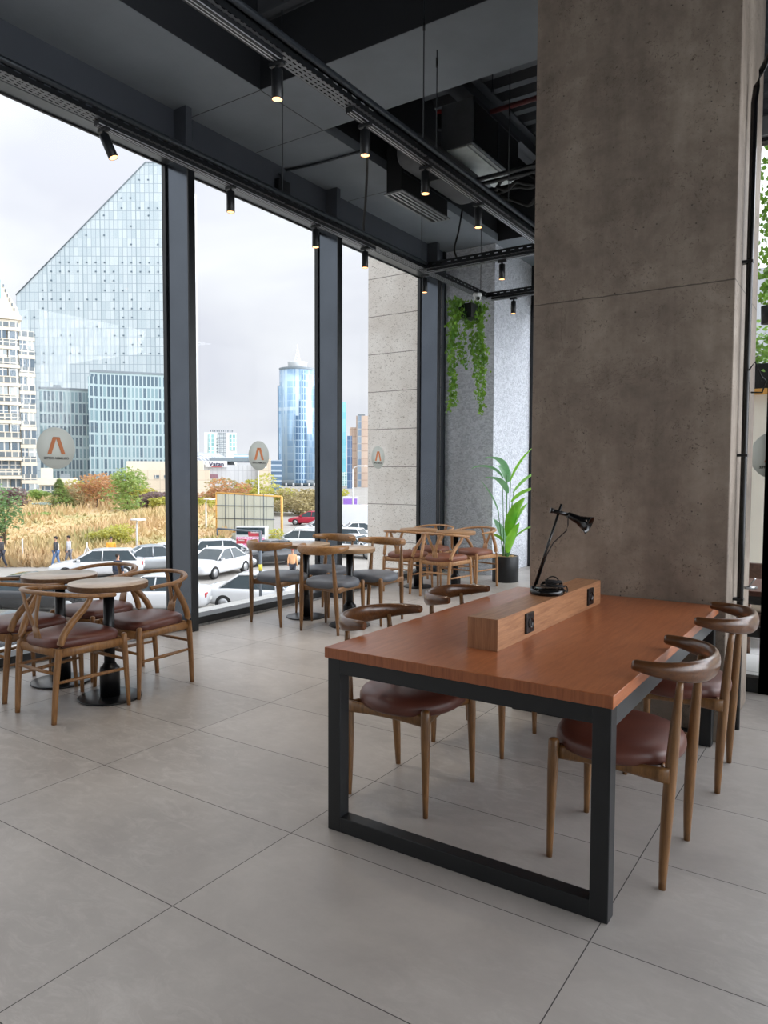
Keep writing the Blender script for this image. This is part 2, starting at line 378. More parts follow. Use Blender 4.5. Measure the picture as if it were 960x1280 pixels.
for k in range(9): m.prism([(5.39, 3.78+.1*k), (5.33, 3.80+.1*k), (5.33, 3.825+.1*k), (5.39, 3.845+.1*k)], -1.74, 4.5, 'x')
struct(m.build('wall_terrace_header', m_deck)).name = 'wall_beam_2'
# the sides of the room the camera does not look at
m = MB(); m.box((4.5, -5.2, 0), (4.6, 5.4, .6)); m.box((4.5, -5.2, 3.9), (4.6, 5.4, 5.9)); struct(m.build('wall_right', m_soffit))
glazed(4.55, 5.3, 4.55, -5.1, 3.9, 5, 12)
m = MB(); m.box((-5.4, -5.3, 0), (4.6, -5.2, 5.9)); struct(m.build('wall_front', plain('warm_plaster', (176, 168, 158), .8)))

# concrete column
m = MB().bbox((-1.725, 4.21, 0), (-.61, 5.08, DECK+.1), .006)
struct(m.build('wall_column', m_conc)).name = 'column'
# conduit on the column
pts = [(-.575, 4.44, .02), (-.575, 4.44, 1.0), (-.575, 4.44, 3.45)]+[(-.575+.42*(1-math.cos(t)), 4.44, 3.45+.42*math.sin(t)) for t in [k*PI/16 for k in range(1, 9)]]+[(.9, 4.44, 3.87)]
o = MB().tube(pts, .017, 12).build('conduit_pipe', m_blackgloss); tag(o, 'black conduit pipe running up the side of the concrete column', 'pipe')
for z in (.75, 1.55, 2.6): MB().bbox((-.612, 4.418, z), (-.556, 4.462, z+.016), .003).build('pipe_clip', m_black, o)
pts = [(-.56, 4.42, 2.02), (-.53, 4.40, 2.06), (-.50, 4.42, 1.98), (-.48, 4.46, 1.96), (-.50, 4.47, 1.90), (-.55, 4.44, 1.90)]
o = MB().tube(pts, .005, 6).build('cable_loop', m_rubber); tag(o, 'loop of thin black cable tied to the column pipe', 'cable')
o = MB().tube([(-.50, 4.43, 1.96), (-.42, 4.48, 1.95), (-.3, 4.6, 1.955), (.3, 5.0, 2.0), (.9, 5.3, 2.08)], .003, 6).build('thin_cable', m_steel); tag(o, 'thin cable stretched from the column pipe towards the terrace window', 'cable')
# small tap bracket at the foot of the pipe
o = MB().tube([(-.612, 4.62, .80), (-.55, 4.62, .80), (-.52, 4.66, .80)], .009, 8).tube([(-.56, 4.62, .80), (-.52, 4.60, .86)], .005, 8).build('metal_tap', m_chrome)
tag(o, 'small metal tap on the side of the concrete column', 'tap')

# ------------------------------------------------------------------ long table
TZ = .75
t = empty('long_table', (-1.222, 3.24, 0), 0, 'long orange oak table on a black steel frame against the concrete column', 'table')
def TB(b): b.v = [(x+1.222, y-3.24, z) for x, y, z in b.v]; return b
TX0, TX1, TY0, TY1 = -1.80, -.645, 2.27, 4.20
def endgrain(o):
    for f in o.data.polygons:
        if abs(f.normal.y) > .8: f.material_index = 1
endgrain(TB(MB().bbox((TX0, TY0, TZ-.042), (TX1, TY1, TZ), .0015, 1)).build('tabletop', [m_top, wood('orange_oak_edge', (128, 70, 40), (164, 98, 60), 'z', .4, 1.6, .1, 20, 120)], t))
for (y0, y1) in ((TY0+.012, TY0+.072), (TY1-.08, TY1-.02)):
    a, b = TX0+.008, TX1-.008; w = .062; zt = TZ-.042
    f = MB(); f.bbox((a, y0, 0), (a+w, y1, zt), .003); f.bbox((b-w, y0, 0), (b, y1, zt), .003)
    f.bbox((a+w-.002, y0+.0005, 0), (b-w+.002, y1-.0005, w), .003); f.bbox((a+w-.002, y0+.0005, zt-w), (b-w+.002, y1-.0005, zt), .003)
    TB(f).build('frame_leg', m_black, t)
for x0 in (TX0+.010, TX1-.06):
    TB(MB().bbox((x0, TY0+.07, zt-.075), (x0+.05, TY1-.078, zt), .003)).build('side_rail', plain('lit_rail_steel', (70, 76, 80), .3, .6, .08) if x0 > -1 else m_black, t)  # right rail coloured lighter for the light it reflects from the right
TB(MB().bbox((-1.25, TY0+.07, zt-.05), (-1.20, TY1-.078, zt-.002), .003)).build('centre_rail', m_black, t)

# socket box on the table
px0, px1, py0, py1 = -1.322, -1.19, 2.59, 3.90
pb = empty('power_box', ((px0+px1)/2, (py0+py1)/2, TZ), 0, 'long oak veneer box with two black sockets standing on the orange table', 'power box')
hw, hl = (px1-px0)/2, (py1-py0)/2
endgrain(MB().bbox((-hw, -hl, .0), (hw, hl, .127), .001, 1).build('casing', [m_box, wood('power_box_end', (132, 88, 60), (174, 126, 90), 'z', .4, 1.6, .1, 24, 140)], pb))
for k, yc in enumerate((-.345, .47)):
    s_ = MB(); s_.bbox((hw-.002, yc-.042, .022), (hw+.010, yc+.042, .108), .003)
    so = s_.build('socket', m_black_metal, pb)
    r = Matrix.Rotation(PI/2, 4, 'Y')
    d = MB().lathe([(.024, 0), (.024, .004), (.019, .004), (.018, -.006), (.001, -.006)], (hw+.0095, yc, .065), 24, r); d.build('socket_well', m_blackgloss, so)
    MB().lathe([(.0025, 0), (.0025, .003)], (hw+.0045, yc-.009, .065), 8, r).lathe([(.0025, 0), (.0025, .003)], (hw+.0045, yc+.009, .065), 8, r).build('socket_contact', m_chrome, so)

# desk lamp standing on the box
E_ = Vector((math.cos(YAW), math.sin(YAW), 0)); Fw = Vector((-math.sin(YAW), math.cos(YAW), 0))
B = Vector((-1.262, 3.30, TZ+.127))
lamp = empty('desk_lamp', B, 0, 'black adjustable desk lamp with ribbed shade standing on the wooden socket box', 'lamp')
MB().lathe([(.078, 0), (.082, .004), (.082, .020), (.076, .027), (.010, .029)], (0, 0, 0), 40).build('base', m_blackgloss, lamp)
pole0 = -.066*E_+Vector((0, 0, .02)); pole1 = .062*E_+Vector((0, 0, .43))
MB().tube([pole0, pole1], .0062, 14).lathe([(.011, -.008), (.011, .018)], pole0, 16).build('pole', m_blackgloss, lamp)
cl = pole0.lerp(pole1, .90)
hd = (.78*E_ - .42*Vector((0, 0, 1)) - .52*Fw).normalized()
c2 = MB().tube([cl-.034*E_+Vector((0, 0, .010)), cl+.045*E_-Vector((0, 0, .010))], .010, 14).tube([cl-.040*E_+Vector((0, 0, .012)), cl-.026*E_+Vector((0, 0, .008))], .013, 14)
c2.build('clamp', m_black_metal, lamp)
jt = cl+.045*E_-Vector((0, 0, .010))
rot = hd.to_track_quat('Z', 'Y').to_matrix().to_4x4()
prof = [(.006, -.012), (.015, -.008), (.017, .010), (.018, .028), (.021, .046), (.020, .048), (.026, .060), (.025, .062), (.031, .074), (.030, .076), (.037, .088), (.042, .100), (.0435, .104), (.042, .104), (.036, .090), (.024, .060), (.016, .040), (.001, .034)]
sh = MB().lathe(prof, jt+hd*.008, 36, rot); shade = sh.build('lamp_shade', m_blackgloss, lamp)
MB().lathe([(.001, .036), (.012, .04), (.02, .056), (.022, .068), (.014, .082), (.001, .088)], jt+hd*.008, 24, rot).build('bulb', plain('frosted_bulb', (226, 208, 204), .25), shade)
lp = pole0.lerp(pole1, .42)
MB().tube([jt+Vector((0, 0, -.006)), jt-Vector((0, 0, .05)), jt-Vector((0, 0, .075))-.006*E_, pole0.lerp(pole1, .55)+.022*E_, pole0.lerp(pole1, .42)+.010*E_, pole0.lerp(pole1, .25)+.009*E_, pole0.lerp(pole1, .06)+.009*E_], .0026, 8).build('power_cord', m_rubber, lamp)
# the coiled flex lying on the lamp base
random.seed(3); pts = []
for k in range(150):
    a = k*.42; rr = .030+.012*math.sin(a*.37)+.006*math.sin(a*1.7)
    q = Vector((.012, .0, .034))+E_*(rr*math.cos(a)*1.05+.014+.016*math.sin(k*.045))+Fw*(rr*math.sin(a)*.75)+Vector((0, 0, .013*math.sin(a*.53+1)+.012+.010*(k/150)))
    pts.append(q)
def smooth(pts, n=4):
    out = []
    P = [Vector(p) for p in pts]
    for i in range(len(P)-1):
        p0, p1, p2, p3 = P[max(i-1, 0)], P[i], P[i+1], P[min(i+2, len(P)-1)]
        for j in range(n):
            u = j/n; out.append(.5*((2*p1)+(p2-p0)*u+(2*p0-5*p1+4*p2-p3)*u*u+(3*p1-p0-3*p2+p3)*u**3))
    out.append(P[-1]); return out
cf = MB().tube(smooth(pts, 3), .0038, 7)
loop = [Vector((0, 0, .045))+E_*(.03+.030*math.cos(a))+Vector((0, 0, .036*math.sin(a)))+Fw*(.01*a) for a in [PI*1.1-k*.3 for k in range(14)]]
cf.tube(smooth(loop, 3), .0032, 7)
loop = [Vector((0, 0, .026))+E_*(.072+.022*math.cos(a))+Fw*(.022*math.sin(a)-.01)+Vector((0, 0, .012*math.sin(a*2))) for a in [k*.35 for k in range(36)]]
cf.tube(smooth(loop, 3), .0032, 7)
cf.build('coiled_cord', m_rubber, lamp)

# ------------------------------------------------------------------ chairs
def cushion(outline, prof, name, mat, parent, n=44):
    """outline(t)->(x,y) unit loop; prof = [(scale, z)...] from bottom to top"""
    m = MB(); vs = []; fs = []
    for sc, z in prof:
        for k in range(n):
            x, y_, cx = outline(2*PI*k/n); vs.append((cx+(x-cx)*sc, y_*sc, z))
    for i in range(len(prof)-1):
        for k in range(n): fs.append((i*n+k, i*n+(k+1) % n, (i+1)*n+(k+1) % n, (i+1)*n+k))
    L = len(prof)-1; fs += [tuple(range(n-1, -1, -1)), tuple(L*n+k for k in range(n))]
    m.add(vs, fs, True); return m.build(name, mat, parent)
def sup(c, p): return math.copysign(abs(c)**p, c)
def round_seat(t): return (.01+.235*sup(math.cos(t), .93), .250*sup(math.sin(t), .90)*(1+.04*math.cos(t)), .01)
def trap_seat(t):
    x = .225*sup(math.cos(t), .55); w = .215+.032*(x/.225); return (x-.005, w*sup(math.sin(t), .55), 0)

def elbow_chair(seatmat, wleg, wback, label, group):
    r = empty('elbow_chair', (0, 0, 0), 0, label, 'chair', group)
    for s in (-1, 1):
        b, tp = Vector((.208, .218*s, 0)), Vector((.200, .210*s, .448)); P = [b.lerp(tp, k/8) for k in range(9)]
        P += [tp+Vector((0, 0, .006)), tp+Vector((0, 0, .010))]
        R = [.0110+.0095*min(1, k/6) for k in range(9)]+[.016, .006]
        MB().tube(P, R, 14).build('leg', wleg, r)
        P = [Vector((-.200-.038*(k/12)**1.5, (.207-.034*(k/12))*s, .755*k/12)) for k in range(13)]
        R = [.0105+.011*math.sin(PI*min(1., (k+.6)/12.6))**1.0 for k in range(13)]
        MB().tube(P, R, 14).build('leg', wleg, r)
    f = MB()
    for s in (-1, 1):
        P = [Vector((-.215+.41*k/10, (.203+.004*math.cos(PI*k/10))*s, .405-.018*math.sin(PI*k/10)*0)) for k in range(11)]
        R = [(.011, .030-.010*math.sin(PI*k/10)) for k in range(11)]; f.tube(P, R, 10)
    for x, dz in ((.17, 0), (-.17, 0)):
        P = [Vector((x+.02*(1 if x > 0 else -1)*(abs(k-5)/5)**2, -.2+.04*k, .402)) for k in range(11)]
        R = [(.011, .030-.012*math.sin(PI*k/10)) for k in range(11)]; f.tube(P, R, 10)
    f.build('seat_frame', wleg, r)
    cushion(round_seat, [(.78, .408), (.92, .411), (.985, .422), (1, .438), (.992, .456), (.95, .472), (.84, .484), (.65, .491), (.4, .495), (.1, .496)], 'seat', seatmat, r)
    P, R = [], []; n = 30
    for k in range(n+1):
        a = math.radians(-94+188*k/n); q = abs(k/n*2-1)
        P.append(Vector((-.118-.195*sup(math.cos(a), .9), .240*sup(math.sin(a), .92), .765+.020*q**2)))
        h = .020+.022*(1-max(0, (q-.15)/.85)**1.5); w = .0195-.0025*q
        R.append((w, h))
    P = [P[0]+(P[0]-P[1])*.35]+P+[P[-1]+(P[-1]-P[-2])*.35]; R = [(.014, .015)]+R+[(.014, .015)]
    MB().tube(P, R, 14).build('backrest', wback, r)
    return r
def wishbone_chair(seatmat, w, label, group):
    r = empty('wishbone_chair', (0, 0, 0), 0, label, 'chair', group)
    for s in (-1, 1):
        b, tp = Vector((.225, .242*s, 0)), Vector((.205, .228*s, .452)); P = [b.lerp(tp, k/8) for k in range(9)]+[tp+Vector((0, 0, .006))]
        MB().tube(P, [.0115+.0065*min(1, k/6) for k in range(9)]+[.010], 14).build('leg', w, r)
        K = [(-.245, .190, 0), (-.232, .195, .22), (-.215, .200, .40), (-.190, .208, .50), (-.140, .228, .585), (-.085, .250, .65), (-.050, .262, .705), (-.045, .265, .728)]
        P = smooth([(x, y_*s, z) for x, y_, z in K], 4); n = len(P)-1
        R = [.0115+.0095*math.sin(PI*min(1., .12+.8*k/n)) for k in range(n+1)]; MB().tube(P, R, 14).build('leg', w, r)
    # top rail
    P, R = [], []; n = 26
    P.append(Vector((.135, .245, .706))); R.append((.010, .008)); P.append(Vector((.128, .248, .708))); R.append((.016, .013))
    P.append(Vector((.06, .268, .716))); R.append((.017, .013))
    for k in range(n+1):
        a = PI/2-PI*k/n; P.append(Vector((-.02-.245*math.cos(a), .278*math.sin(a), .722+.034*math.cos(a)))); R.append((.0155, .0135))
    P.append(Vector((.06, -.268, .716))); R.append((.017, .013)); P.append(Vector((.128, -.248, .708))); R.append((.016, .013)); P.append(Vector((.135, -.245, .706))); R.append((.010, .008))
    MB().tube(P, R, 12).build('top_rail', w, r)
    # Y splat
    m = MB()
    m.tube([(-.212, 0, .425), (-.225, 0, .50), (-.238, 0, .555)], [(.044, .006), (.040, .006), (.034, .006)], 10, up=(1, 0, 0))
    for s in (-1, 1):
        P = smooth([(-.236, .013*s, .545), (-.245, .030*s, .60), (-.254, .062*s, .68), (-.256, .088*s, .745)], 4)
        m.tube(P, [(.019, .006)]*len(P), 10, up=(1, 0, 0))
    m.build('splat', w, r)
    f = MB()
    f.tube([(.205, -.225, .405), (.205, .225, .405)], (0.013, .026), 10); f.tube([(-.212, -.195, .405), (-.212, .195, .405)], (0.012, .026), 10)
    f.v = f.v
    for s in (-1, 1): f.tube([(-.212, .198*s, .405), (.205, .228*s, .405)], (.012, .026), 10)
    f.build('seat_frame', w, r)
    q = MB()
    for s in (-1, 1):
        q.tube([(-.236, .192*s, .235), (.0, .216*s, .235), (.217, .236*s, .235)], [.008, .012, .008], 10)
    q.tube([(.219, -.235, .29), (.219, 0, .29), (.219, .235, .29)], [.008, .0115, .008], 10); q.tube([(-.232, -.195, .29), (-.232, 0, .29), (-.232, .195, .29)], [.008, .0115, .008], 10)
    q.build('stretcher', w, r)
    cushion(trap_seat, [(.90, .422), (.985, .427), (1.01, .440), (1.01, .458), (.98, .474), (.90, .485), (.72, .493), (.4, .498), (.1, .499)], 'seat', seatmat, r)
    return r
# the box section of rails needs tuples per point
_old = MB.tube
def _tube(s, pts, rad, *a, **k):
    if isinstance(rad, tuple): rad = [rad]*len(pts)
    return _old(s, pts, rad, *a, **k)
MB.tube = _tube

G1 = 'brown elbow chairs at the long table'; G2 = 'grey elbow chairs at the middle round tables'
G3 = 'wishbone chairs at the left round tables'; G4 = 'wishbone chairs at the far round tables'
c1 = elbow_chair(m_leather, m_oakleg, m_oakdark, 'brown leather elbow chair on the window side of the long table, nearest the camera', G1)
c1.location = (-1.715, 2.80, 0)
dup(c1, (-1.72, 3.575, 0), 0, 'brown leather elbow chair on the window side of the long table, beside the column end')
dup(c1, (-.755, 2.80, 0), PI, 'brown leather elbow chair at the right side of the long table, in the foreground')
dup(c1, (-.735, 3.74, 0), PI+.03, 'brown leather elbow chair at the right side of the long table, next to the column')
g1 = elbow_chair(m_greyleather, m_oakleg, wood('oiled_oak_back', (126, 86, 46), (172, 126, 74), 'x', .36, 1.5, .2), 'grey-seated elbow chair near the glass, in front of the middle pair of round tables', G2)
g1.location = (-4.76, 5.32, 0); g1.rotation_euler = (0, 0, PI/2-.08)
dup(g1, (-4.13, 5.32, 0), PI/2+.05, 'grey-seated elbow chair with its back to the camera, at the middle table nearer the room')
dup(g1, (-4.04, 5.88, 0), -PI/2+.02, 'grey-seated elbow chair facing the camera, at the right of the middle round tables')
dup(g1, (-4.70, 5.94, 0), -PI/2-.03, 'grey-seated elbow chair facing the camera, close to the window behind the middle tables')
w1 = wishbone_chair(m_leather, m_oak, 'wishbone chair with its Y back to the camera, in front of the left tables', G3)
w1.location = (-4.045, 2.61, 0); w1.rotation_euler = (0, 0, PI/2)
dup(w1, (-4.66, 2.65, 0), PI/2+.03, 'wishbone chair cut off by the left edge of the picture')
dup(w1, (-4.075, 3.17, 0), -PI/2-.03, 'wishbone chair with brown seat beside the thick window post, facing the camera')
dup(w1, (-4.67, 3.22, 0), -PI/2+.03, 'wishbone chair half hidden behind the two left round tables')
f1 = wishbone_chair(m_tan, m_oakblond, 'pale wishbone chair near the pale stone pier, back to the camera, far tables', G4)
f1.location = (-4.77, 7.67, 0); f1.rotation_euler = (0, 0, PI/2+.02)
dup(f1, (-4.20, 7.62, 0), PI/2-.05, 'pale wishbone chair at the front right of the far round tables')
dup(f1, (-4.22, 8.42, 0), -PI/2-.25, 'pale wishbone chair beside the potted plant, facing the camera')
dup(f1, (-4.84, 8.42, 0), -PI/2+.05, 'pale wishbone chair hidden behind the far tables against the window post')

# round tables
def round_table(loc, topm, edgem, label, group):
    r = empty('round_table', loc, 0, label, 'table', group)
    R = .243
    MB().lathe([(.001, .7495), (R-.003, .7495), (R, .7465)], (0, 0, 0), 56, caps=False).build('tabletop', topm, r)
    MB().lathe([(.001, .711), (R-.003, .711), (R, .714), (R, .7465)], (0, 0, 0), 56, caps=False).build('edge_band', edgem, r)
    MB().lathe([(.112, .705), (.112, .711)], (0, 0, 0), 24).lathe([(.034, .10), (.034, .705)], (0, 0, 0), 24).build('pole', m_black_metal, r)
    MB().lathe([(.062, .012), (.062, .185), (.058, .200), (.046, .208), (.040, .222), (.034, .228)], (0, 0, 0), 32).build('collar', m_black_metal, r)
    MB().lathe([(.195, 0), (.198, .003), (.198, .009), (.19, .012), (.06, .014)], (0, 0, 0), 56).build('base', m_black_metal, r)
    return r
t1 = round_table((-4.04, 2.87, 0), m_round, m_roundedge, 'small round oak table on a black pedestal, right one of the left pair', 'left round tables')
dup(t1, (-4.625, 2.90, 0), 0, 'small round oak table by the glass, left one of the left pair')
t2 = round_table((-4.10, 5.56, 0), m_round, plain('oak_edge_light', (150, 120, 88), .5), 'small round table between grey chairs, right one of the middle pair', 'middle round tables')
dup(t2, (-4.71, 5.64, 0), 0, 'small round table between grey chairs and the window, middle pair')
m_fartop = wood('far_table_top', (150, 112, 76), (180, 140, 100), 'x', .4, 2)
t3 = round_table((-4.22, 7.93, 0), m_fartop, m_fartop, 'small round oak table at the right of the far pair, by the wishbone chairs', 'far round tables')
dup(t3, (-4.80, 8.0, 0), 0, 'small round oak table at the left of the far pair, near the stone pier')

# ------------------------------------------------------------------ potted plant
random.seed(11)
pl = empty('potted_plant', (-4.08, 9.10, 0), 0, 'tall broad-leaved plant in a black pot beside the grey stucco wall', 'plant')
MB().lathe([(.172, 0), (.178, .004), (.180, .345), (.176, .35), (.166, .35), (.164, .32), (.001, .32)], (0, 0, 0), 44, caps=False).build('pot', m_black, pl)
k_ = MB()
for _ in range(130):
    a, rr = random.random()*2*PI, .155*math.sqrt(random.random()); s = .012+.012*random.random()
    bm = bmesh.new(); bmesh.ops.create_icosphere(bm, subdivisions=1, radius=s); 
    for v in bm.verts: v.co = Vector((v.co.x+rr*math.cos(a), v.co.y+rr*math.sin(a), v.co.z*.6+.335))
    k_.bm(bm)
tag(k_.build('bark_mulch', plain('bark_chips', (176, 142, 98), .8, 0, .3, 30), pl), kind='stuff')
m_stem = plain('green_stem', (96, 150, 84), .5, 0, .2)
def leafmat(name, a, b):
    k = NB(name); v = k.coord(scale=(1, 1, 1)); n_ = k.noise(v, 5, 3)
    k.set(Base_Color=k.ramp(n_, [(.3, s2l(a)), (.7, s2l(b))]), Roughness=.42, Subsurface_Weight=.0)
    tr = k.n('ShaderNodeBsdfTranslucent'); tr.inputs[0].default_value = s2l(b); mx = k.n('ShaderNodeMixShader'); mx.inputs[0].default_value = .35
    k.l(k.b.outputs[0], mx.inputs[1]); k.l(tr.outputs[0], mx.inputs[2]); k.l(mx.outputs[0], k.out.inputs[0]); return k.m
m_leaf = leafmat('bright_green_leaf', (84, 158, 34), (150, 214, 66)); m_leaf2 = leafmat('blue_green_leaf', (96, 156, 110), (150, 200, 150))
def blade(p, d, L, W, curl, mat, parent, up=Vector((0, 0, 1)), name='leaf'):
    d = Vector(d).normalized(); side = d.cross(up).normalized(); nrm = side.cross(d).normalized(); vs = []; fs = []; n = 12
    pos = Vector(p); dd = d.copy()
    for i in range(n+1):
        u = i/n; w = W*(math.sin(PI*min(1, u*.92+.06))**.7)*(1-.25*u) if u < 1 else .001
        nn = side.cross(dd).normalized()
        for j, sx in enumerate((-1, -.5, 0, .5, 1)): vs.append(pos+side*(w*sx)+nn*(abs(sx)*w*.35))
        pos = pos+dd*(L/n); dd = (Matrix.Rotation(-curl/n, 3, side) @ dd)
    for i in range(n):
        for j in range(4): fs.append((i*5+j, i*5+j+1, (i+1)*5+j+1, (i+1)*5+j))
    m = MB().add(vs, fs, True); o = m.build(name, mat, parent); return o
CR = Vector((math.cos(YAW), math.sin(YAW), 0)); CF = Vector((-math.sin(YAW), math.cos(YAW), 0))
# (side, depth, base height, lean, length, width, curl, side direction, material)
specs = [(-.05, .02, 1.40, (-.75, -.1, 1.0), .50, .050, 1.9, 0), (.00, -.03, 1.45, (-.35, -.2, 1.0), .48, .055, 2.0, 0), (.02, .04, 1.35, (-.10, .3, 1.0), .42, .05, 1.9, 0),
         (.06, 0, 1.36, (.45, .05, 1.0), .56, .045, .35, 1), (.09, -.04, 1.20, (.75, -.2, 1.0), .52, .07, .5, 1), (.06, -.10, 1.08, (.75, -.3, .75), .46, .08, .6, 1),
         (-.10, 0, .92, (-.35, 0, 1.0), .52, .03, .5, 0), (.03, -.08, .62, (.12, -.3, 1.0), .50, .065, .1, 1), (.09, .0, .66, (.35, 0, 1.0), .46, .085, .3, 1),
         (.10, -.05, .58, (.8, -.2, .8), .42, .05, .5, 1), (.02, -.10, .40, (.25, -.3, 1.0), .46, .07, .1, 1), (-.06, -.04, .55, (-.7, -.2, .7), .26, .06, .8, 1), (.0, -.06, 1.20, (-.5, -.3, 1.0), .46, .055, 1.6, 0), (.05, -.08, .80, (.3, -.5, 1.0), .45, .06, .3, 1), (.0, .05, .5, (-.3, .3, 1.0), .4, .06, .4, 0)]
for sx, sy, z, d, L, W, cu, mi in specs:
    base = CR*(sx*.35)+CF*(sy*.5)+Vector((0, 0, .33)); top = CR*sx+CF*sy+Vector((0, 0, z))
    dv = (CR*d[0]+CF*d[1]+Vector((0, 0, d[2]))).normalized()
    blade(top, dv, L, W*(1.55 if mi else 1.7), cu*(1 if mi else .75), (m_leaf2, m_leaf)[mi], pl, up=Vector((0, 0, 1)) if abs(dv.z) < .97 else -CF)
    MB().tube(smooth([base, base.lerp(top, .5)+Vector((0, 0, .02)), top], 4), [.008-.004*k/8 for k in range(9)], 8).build('stalk', m_stem, pl)

# ------------------------------------------------------------------ ivy hanging from the tray
random.seed(21)
m_ivy = leafmat('ivy_leaf', (44, 96, 26), (134, 176, 62))
def ivy_leaves(m, p, s):
    a = random.random()*2*PI; b = random.uniform(-.7, .7); c = random.uniform(-.8, .8)
    r = Matrix.Rotation(a, 3, 'Z') @ Matrix.Rotation(PI/2+b, 3, 'X') @ Matrix.Rotation(c, 3, 'Y')
    out = [(0, -.5), (.35, -.3), (.55, -.42), (.45, -.02), (.62, .15), (.3, .3), (0, .75), (-.3, .3), (-.62, .15), (-.45, -.02), (-.55, -.42), (-.35, -.3)]
    vs = [p+r @ Vector((0, 0, .06*s))]+[p+r @ Vector((x*s, y_*s, 0)) for x, y_ in out]
    m.add(vs, [(0, k+1, (k+1) % 12+1) for k in range(12)], False)
def ivy(loc, label, strands, W=.16, cat='plant', box=True, n_per=150, s0=.037, kw=None):
    r = empty('hanging_ivy', loc, 0, label, cat)
    if box: MB().bbox((-.10, -.12, -.17), (.10, .12, .0), .006).build('pot', m_black, r)
    m = MB(); st = MB()
    for (dx, dy, L, sw) in strands:
        P = []; ph = random.random()*6
        for k in range(24):
            u = k/23; P.append(Vector((dx+sw*u+.018*math.sin(ph+u*7), dy+.018*math.cos(ph+u*6), .01-L*u+.04*math.sin(min(1, u*6)*PI))))
        st.tube(P, .002, 5)
        for _ in range(int(n_per*L)):
            u = random.random()**1.15; i = min(22, int(u*23)); q = P[i].lerp(P[i+1], u*23-i); sp = .055*(1-.45*u)
            ivy_leaves(m, q+Vector((random.gauss(0, sp*.55), random.gauss(0, sp*.55), random.gauss(0, .02))), s0*random.uniform(.6, 1.15))
    st.build('vine', m_stem, r); tag(m.build('foliage', m_ivy, r), kind='stuff'); return r
# strands: offsets along the wall (dx) and depth (dy)
ivy((-4.10, 7.98, 3.50), 'trailing green ivy hanging from a black pot under the ceiling tray by the stucco wall',
    [(-.10, -.20, 1.25, .0), (-.06, -.26, .95, -.03), (-.12, -.17, 1.30, -.02), (-.03, -.22, .75, .02), (.0, -.14, .80, .03), (.10, .06, 1.0, .0), (.08, .12, 1.15, .03), (.11, .0, .8, .0), (.12, .14, 1.3, .01), (.04, .02, .65, -.02), (-.02, -.30, .55, -.03), (.10, .18, .7, 0)])

# ------------------------------------------------------------------ cable trays, lighting tracks, lamps
def slots(name, ax, base, per=.042, fill=.62, rowper=.026, rowfill=.42, rows=True, off=0.):
    k = NB(name); g = k.n('ShaderNodeTexCoord'); sp = k.n('ShaderNodeSeparateXYZ'); k.l(g.outputs['Object'], sp.inputs[0])
    a = k.math('LESS_THAN', k.math('FRACT', k.math('DIVIDE', sp.outputs[0], per)), fill)
    if rows: b = k.math('LESS_THAN', k.math('FRACT', k.math('DIVIDE', k.math('ADD', sp.outputs[ax], off), rowper)), rowfill)
    else: b = k.math('LESS_THAN', k.math('ABSOLUTE', k.math('SUBTRACT', sp.outputs[ax], off)), .005)
    k.set(Base_Color=s2l(base), Roughness=.4, Metallic=.4, Alpha=k.math('SUBTRACT', 1., k.math('MULTIPLY', a, b))); return k.m
m_tray_b = slots('perforated_tray_floor', 1, (120, 124, 128)); m_tray_s = slots('slotted_tray_side', 2, (26, 29, 32), .09, .5, rows=False, off=.032)
TRZ = 3.665
def tray(p, q, label, w=.10, h=.055, group='perforated cable trays under the ceiling'):
    p, q = Vector(p), Vector(q); L = (q-p).length; a = math.atan2((q-p).y, (q-p).x)
    r = empty('cable_tray', p, a, label, 'cable tray', group)
    MB().box((0, -w/2, 0), (L, w/2, .0015)).build('tray_floor', m_tray_b, r)
    for s in (-1, 1): MB().box((0, s*w/2-.001, 0), (L, s*w/2+.001, h)).box((0, s*w/2-.006, h), (L, s*w/2+.006, h+.003)).build('tray_side', m_tray_s, r)
    m = MB()
    for k in range(3): m.tube([(0, -.025+.022*k, .012), (L, -.025+.022*k, .012)], .008, 8)
    m.build('cable', m_rubber, r); return r
XA, XB, Y1c, Y2c = -4.10, -2.68, 6.90, 8.42
tray((XA, -2, TRZ), (XA, Y1c+.05, TRZ), 'long perforated cable tray hung along the window wall')
tray((XB, -2, TRZ), (XB, Y1c+.05, TRZ), 'cable tray running above the middle of the room to the column')
tray((XA+.05, Y1c, TRZ), (-1.80, Y1c, TRZ), 'cable tray crossing from the window corner to behind the column')
tray((XA, Y1c+.05, TRZ), (XA, Y2c+.05, TRZ), 'short cable tray above the hanging ivy')
tray((XA+.05, Y2c, TRZ), (-1.80, Y2c, TRZ), 'furthest cable tray, crossing in front of the stucco pier')
m_trackline = plain('track_aluminium_lip', (186, 190, 194), .3, .5)
def track(p, q, label):
    p, q = Vector(p), Vector(q); L = (q-p).length; a = math.atan2((q-p).y, (q-p).x)
    r = empty('lighting_track', p, a, label, 'lighting track', 'black lighting tracks under the trays')
    MB().bbox((0, -.026, 0), (L, .026, .036), .002).build('track_body', m_black, r)
    MB().box((0, -.012, -.0015), (L, -.007, .001)).box((0, .007, -.0015), (L, .012, .001)).box((0, -.0275, .004), (L, -.0255, .010)).box((0, .0255, .004), (L, .0275, .010)).build('track_lip', m_trackline, r)
track((XA, 2.88, TRZ-.038), (XA, 5.95, TRZ-.038), 'black lighting track under the tray along the windows')
track((XB, -1.5, TRZ-.038), (XB, 3.0, TRZ-.038), 'black lighting track at the top of the picture')
track((XB, 3.62, TRZ-.038), (XB, 6.8, TRZ-.038), 'black lighting track running to the column')
track((XA+.06, Y1c, TRZ-.038), (-1.9, Y1c, TRZ-.038), 'black lighting track under the first crossing tray')
track((-4.0, Y2c, TRZ-.038), (-1.9, Y2c, TRZ-.038), 'black lighting track under the furthest crossing tray')
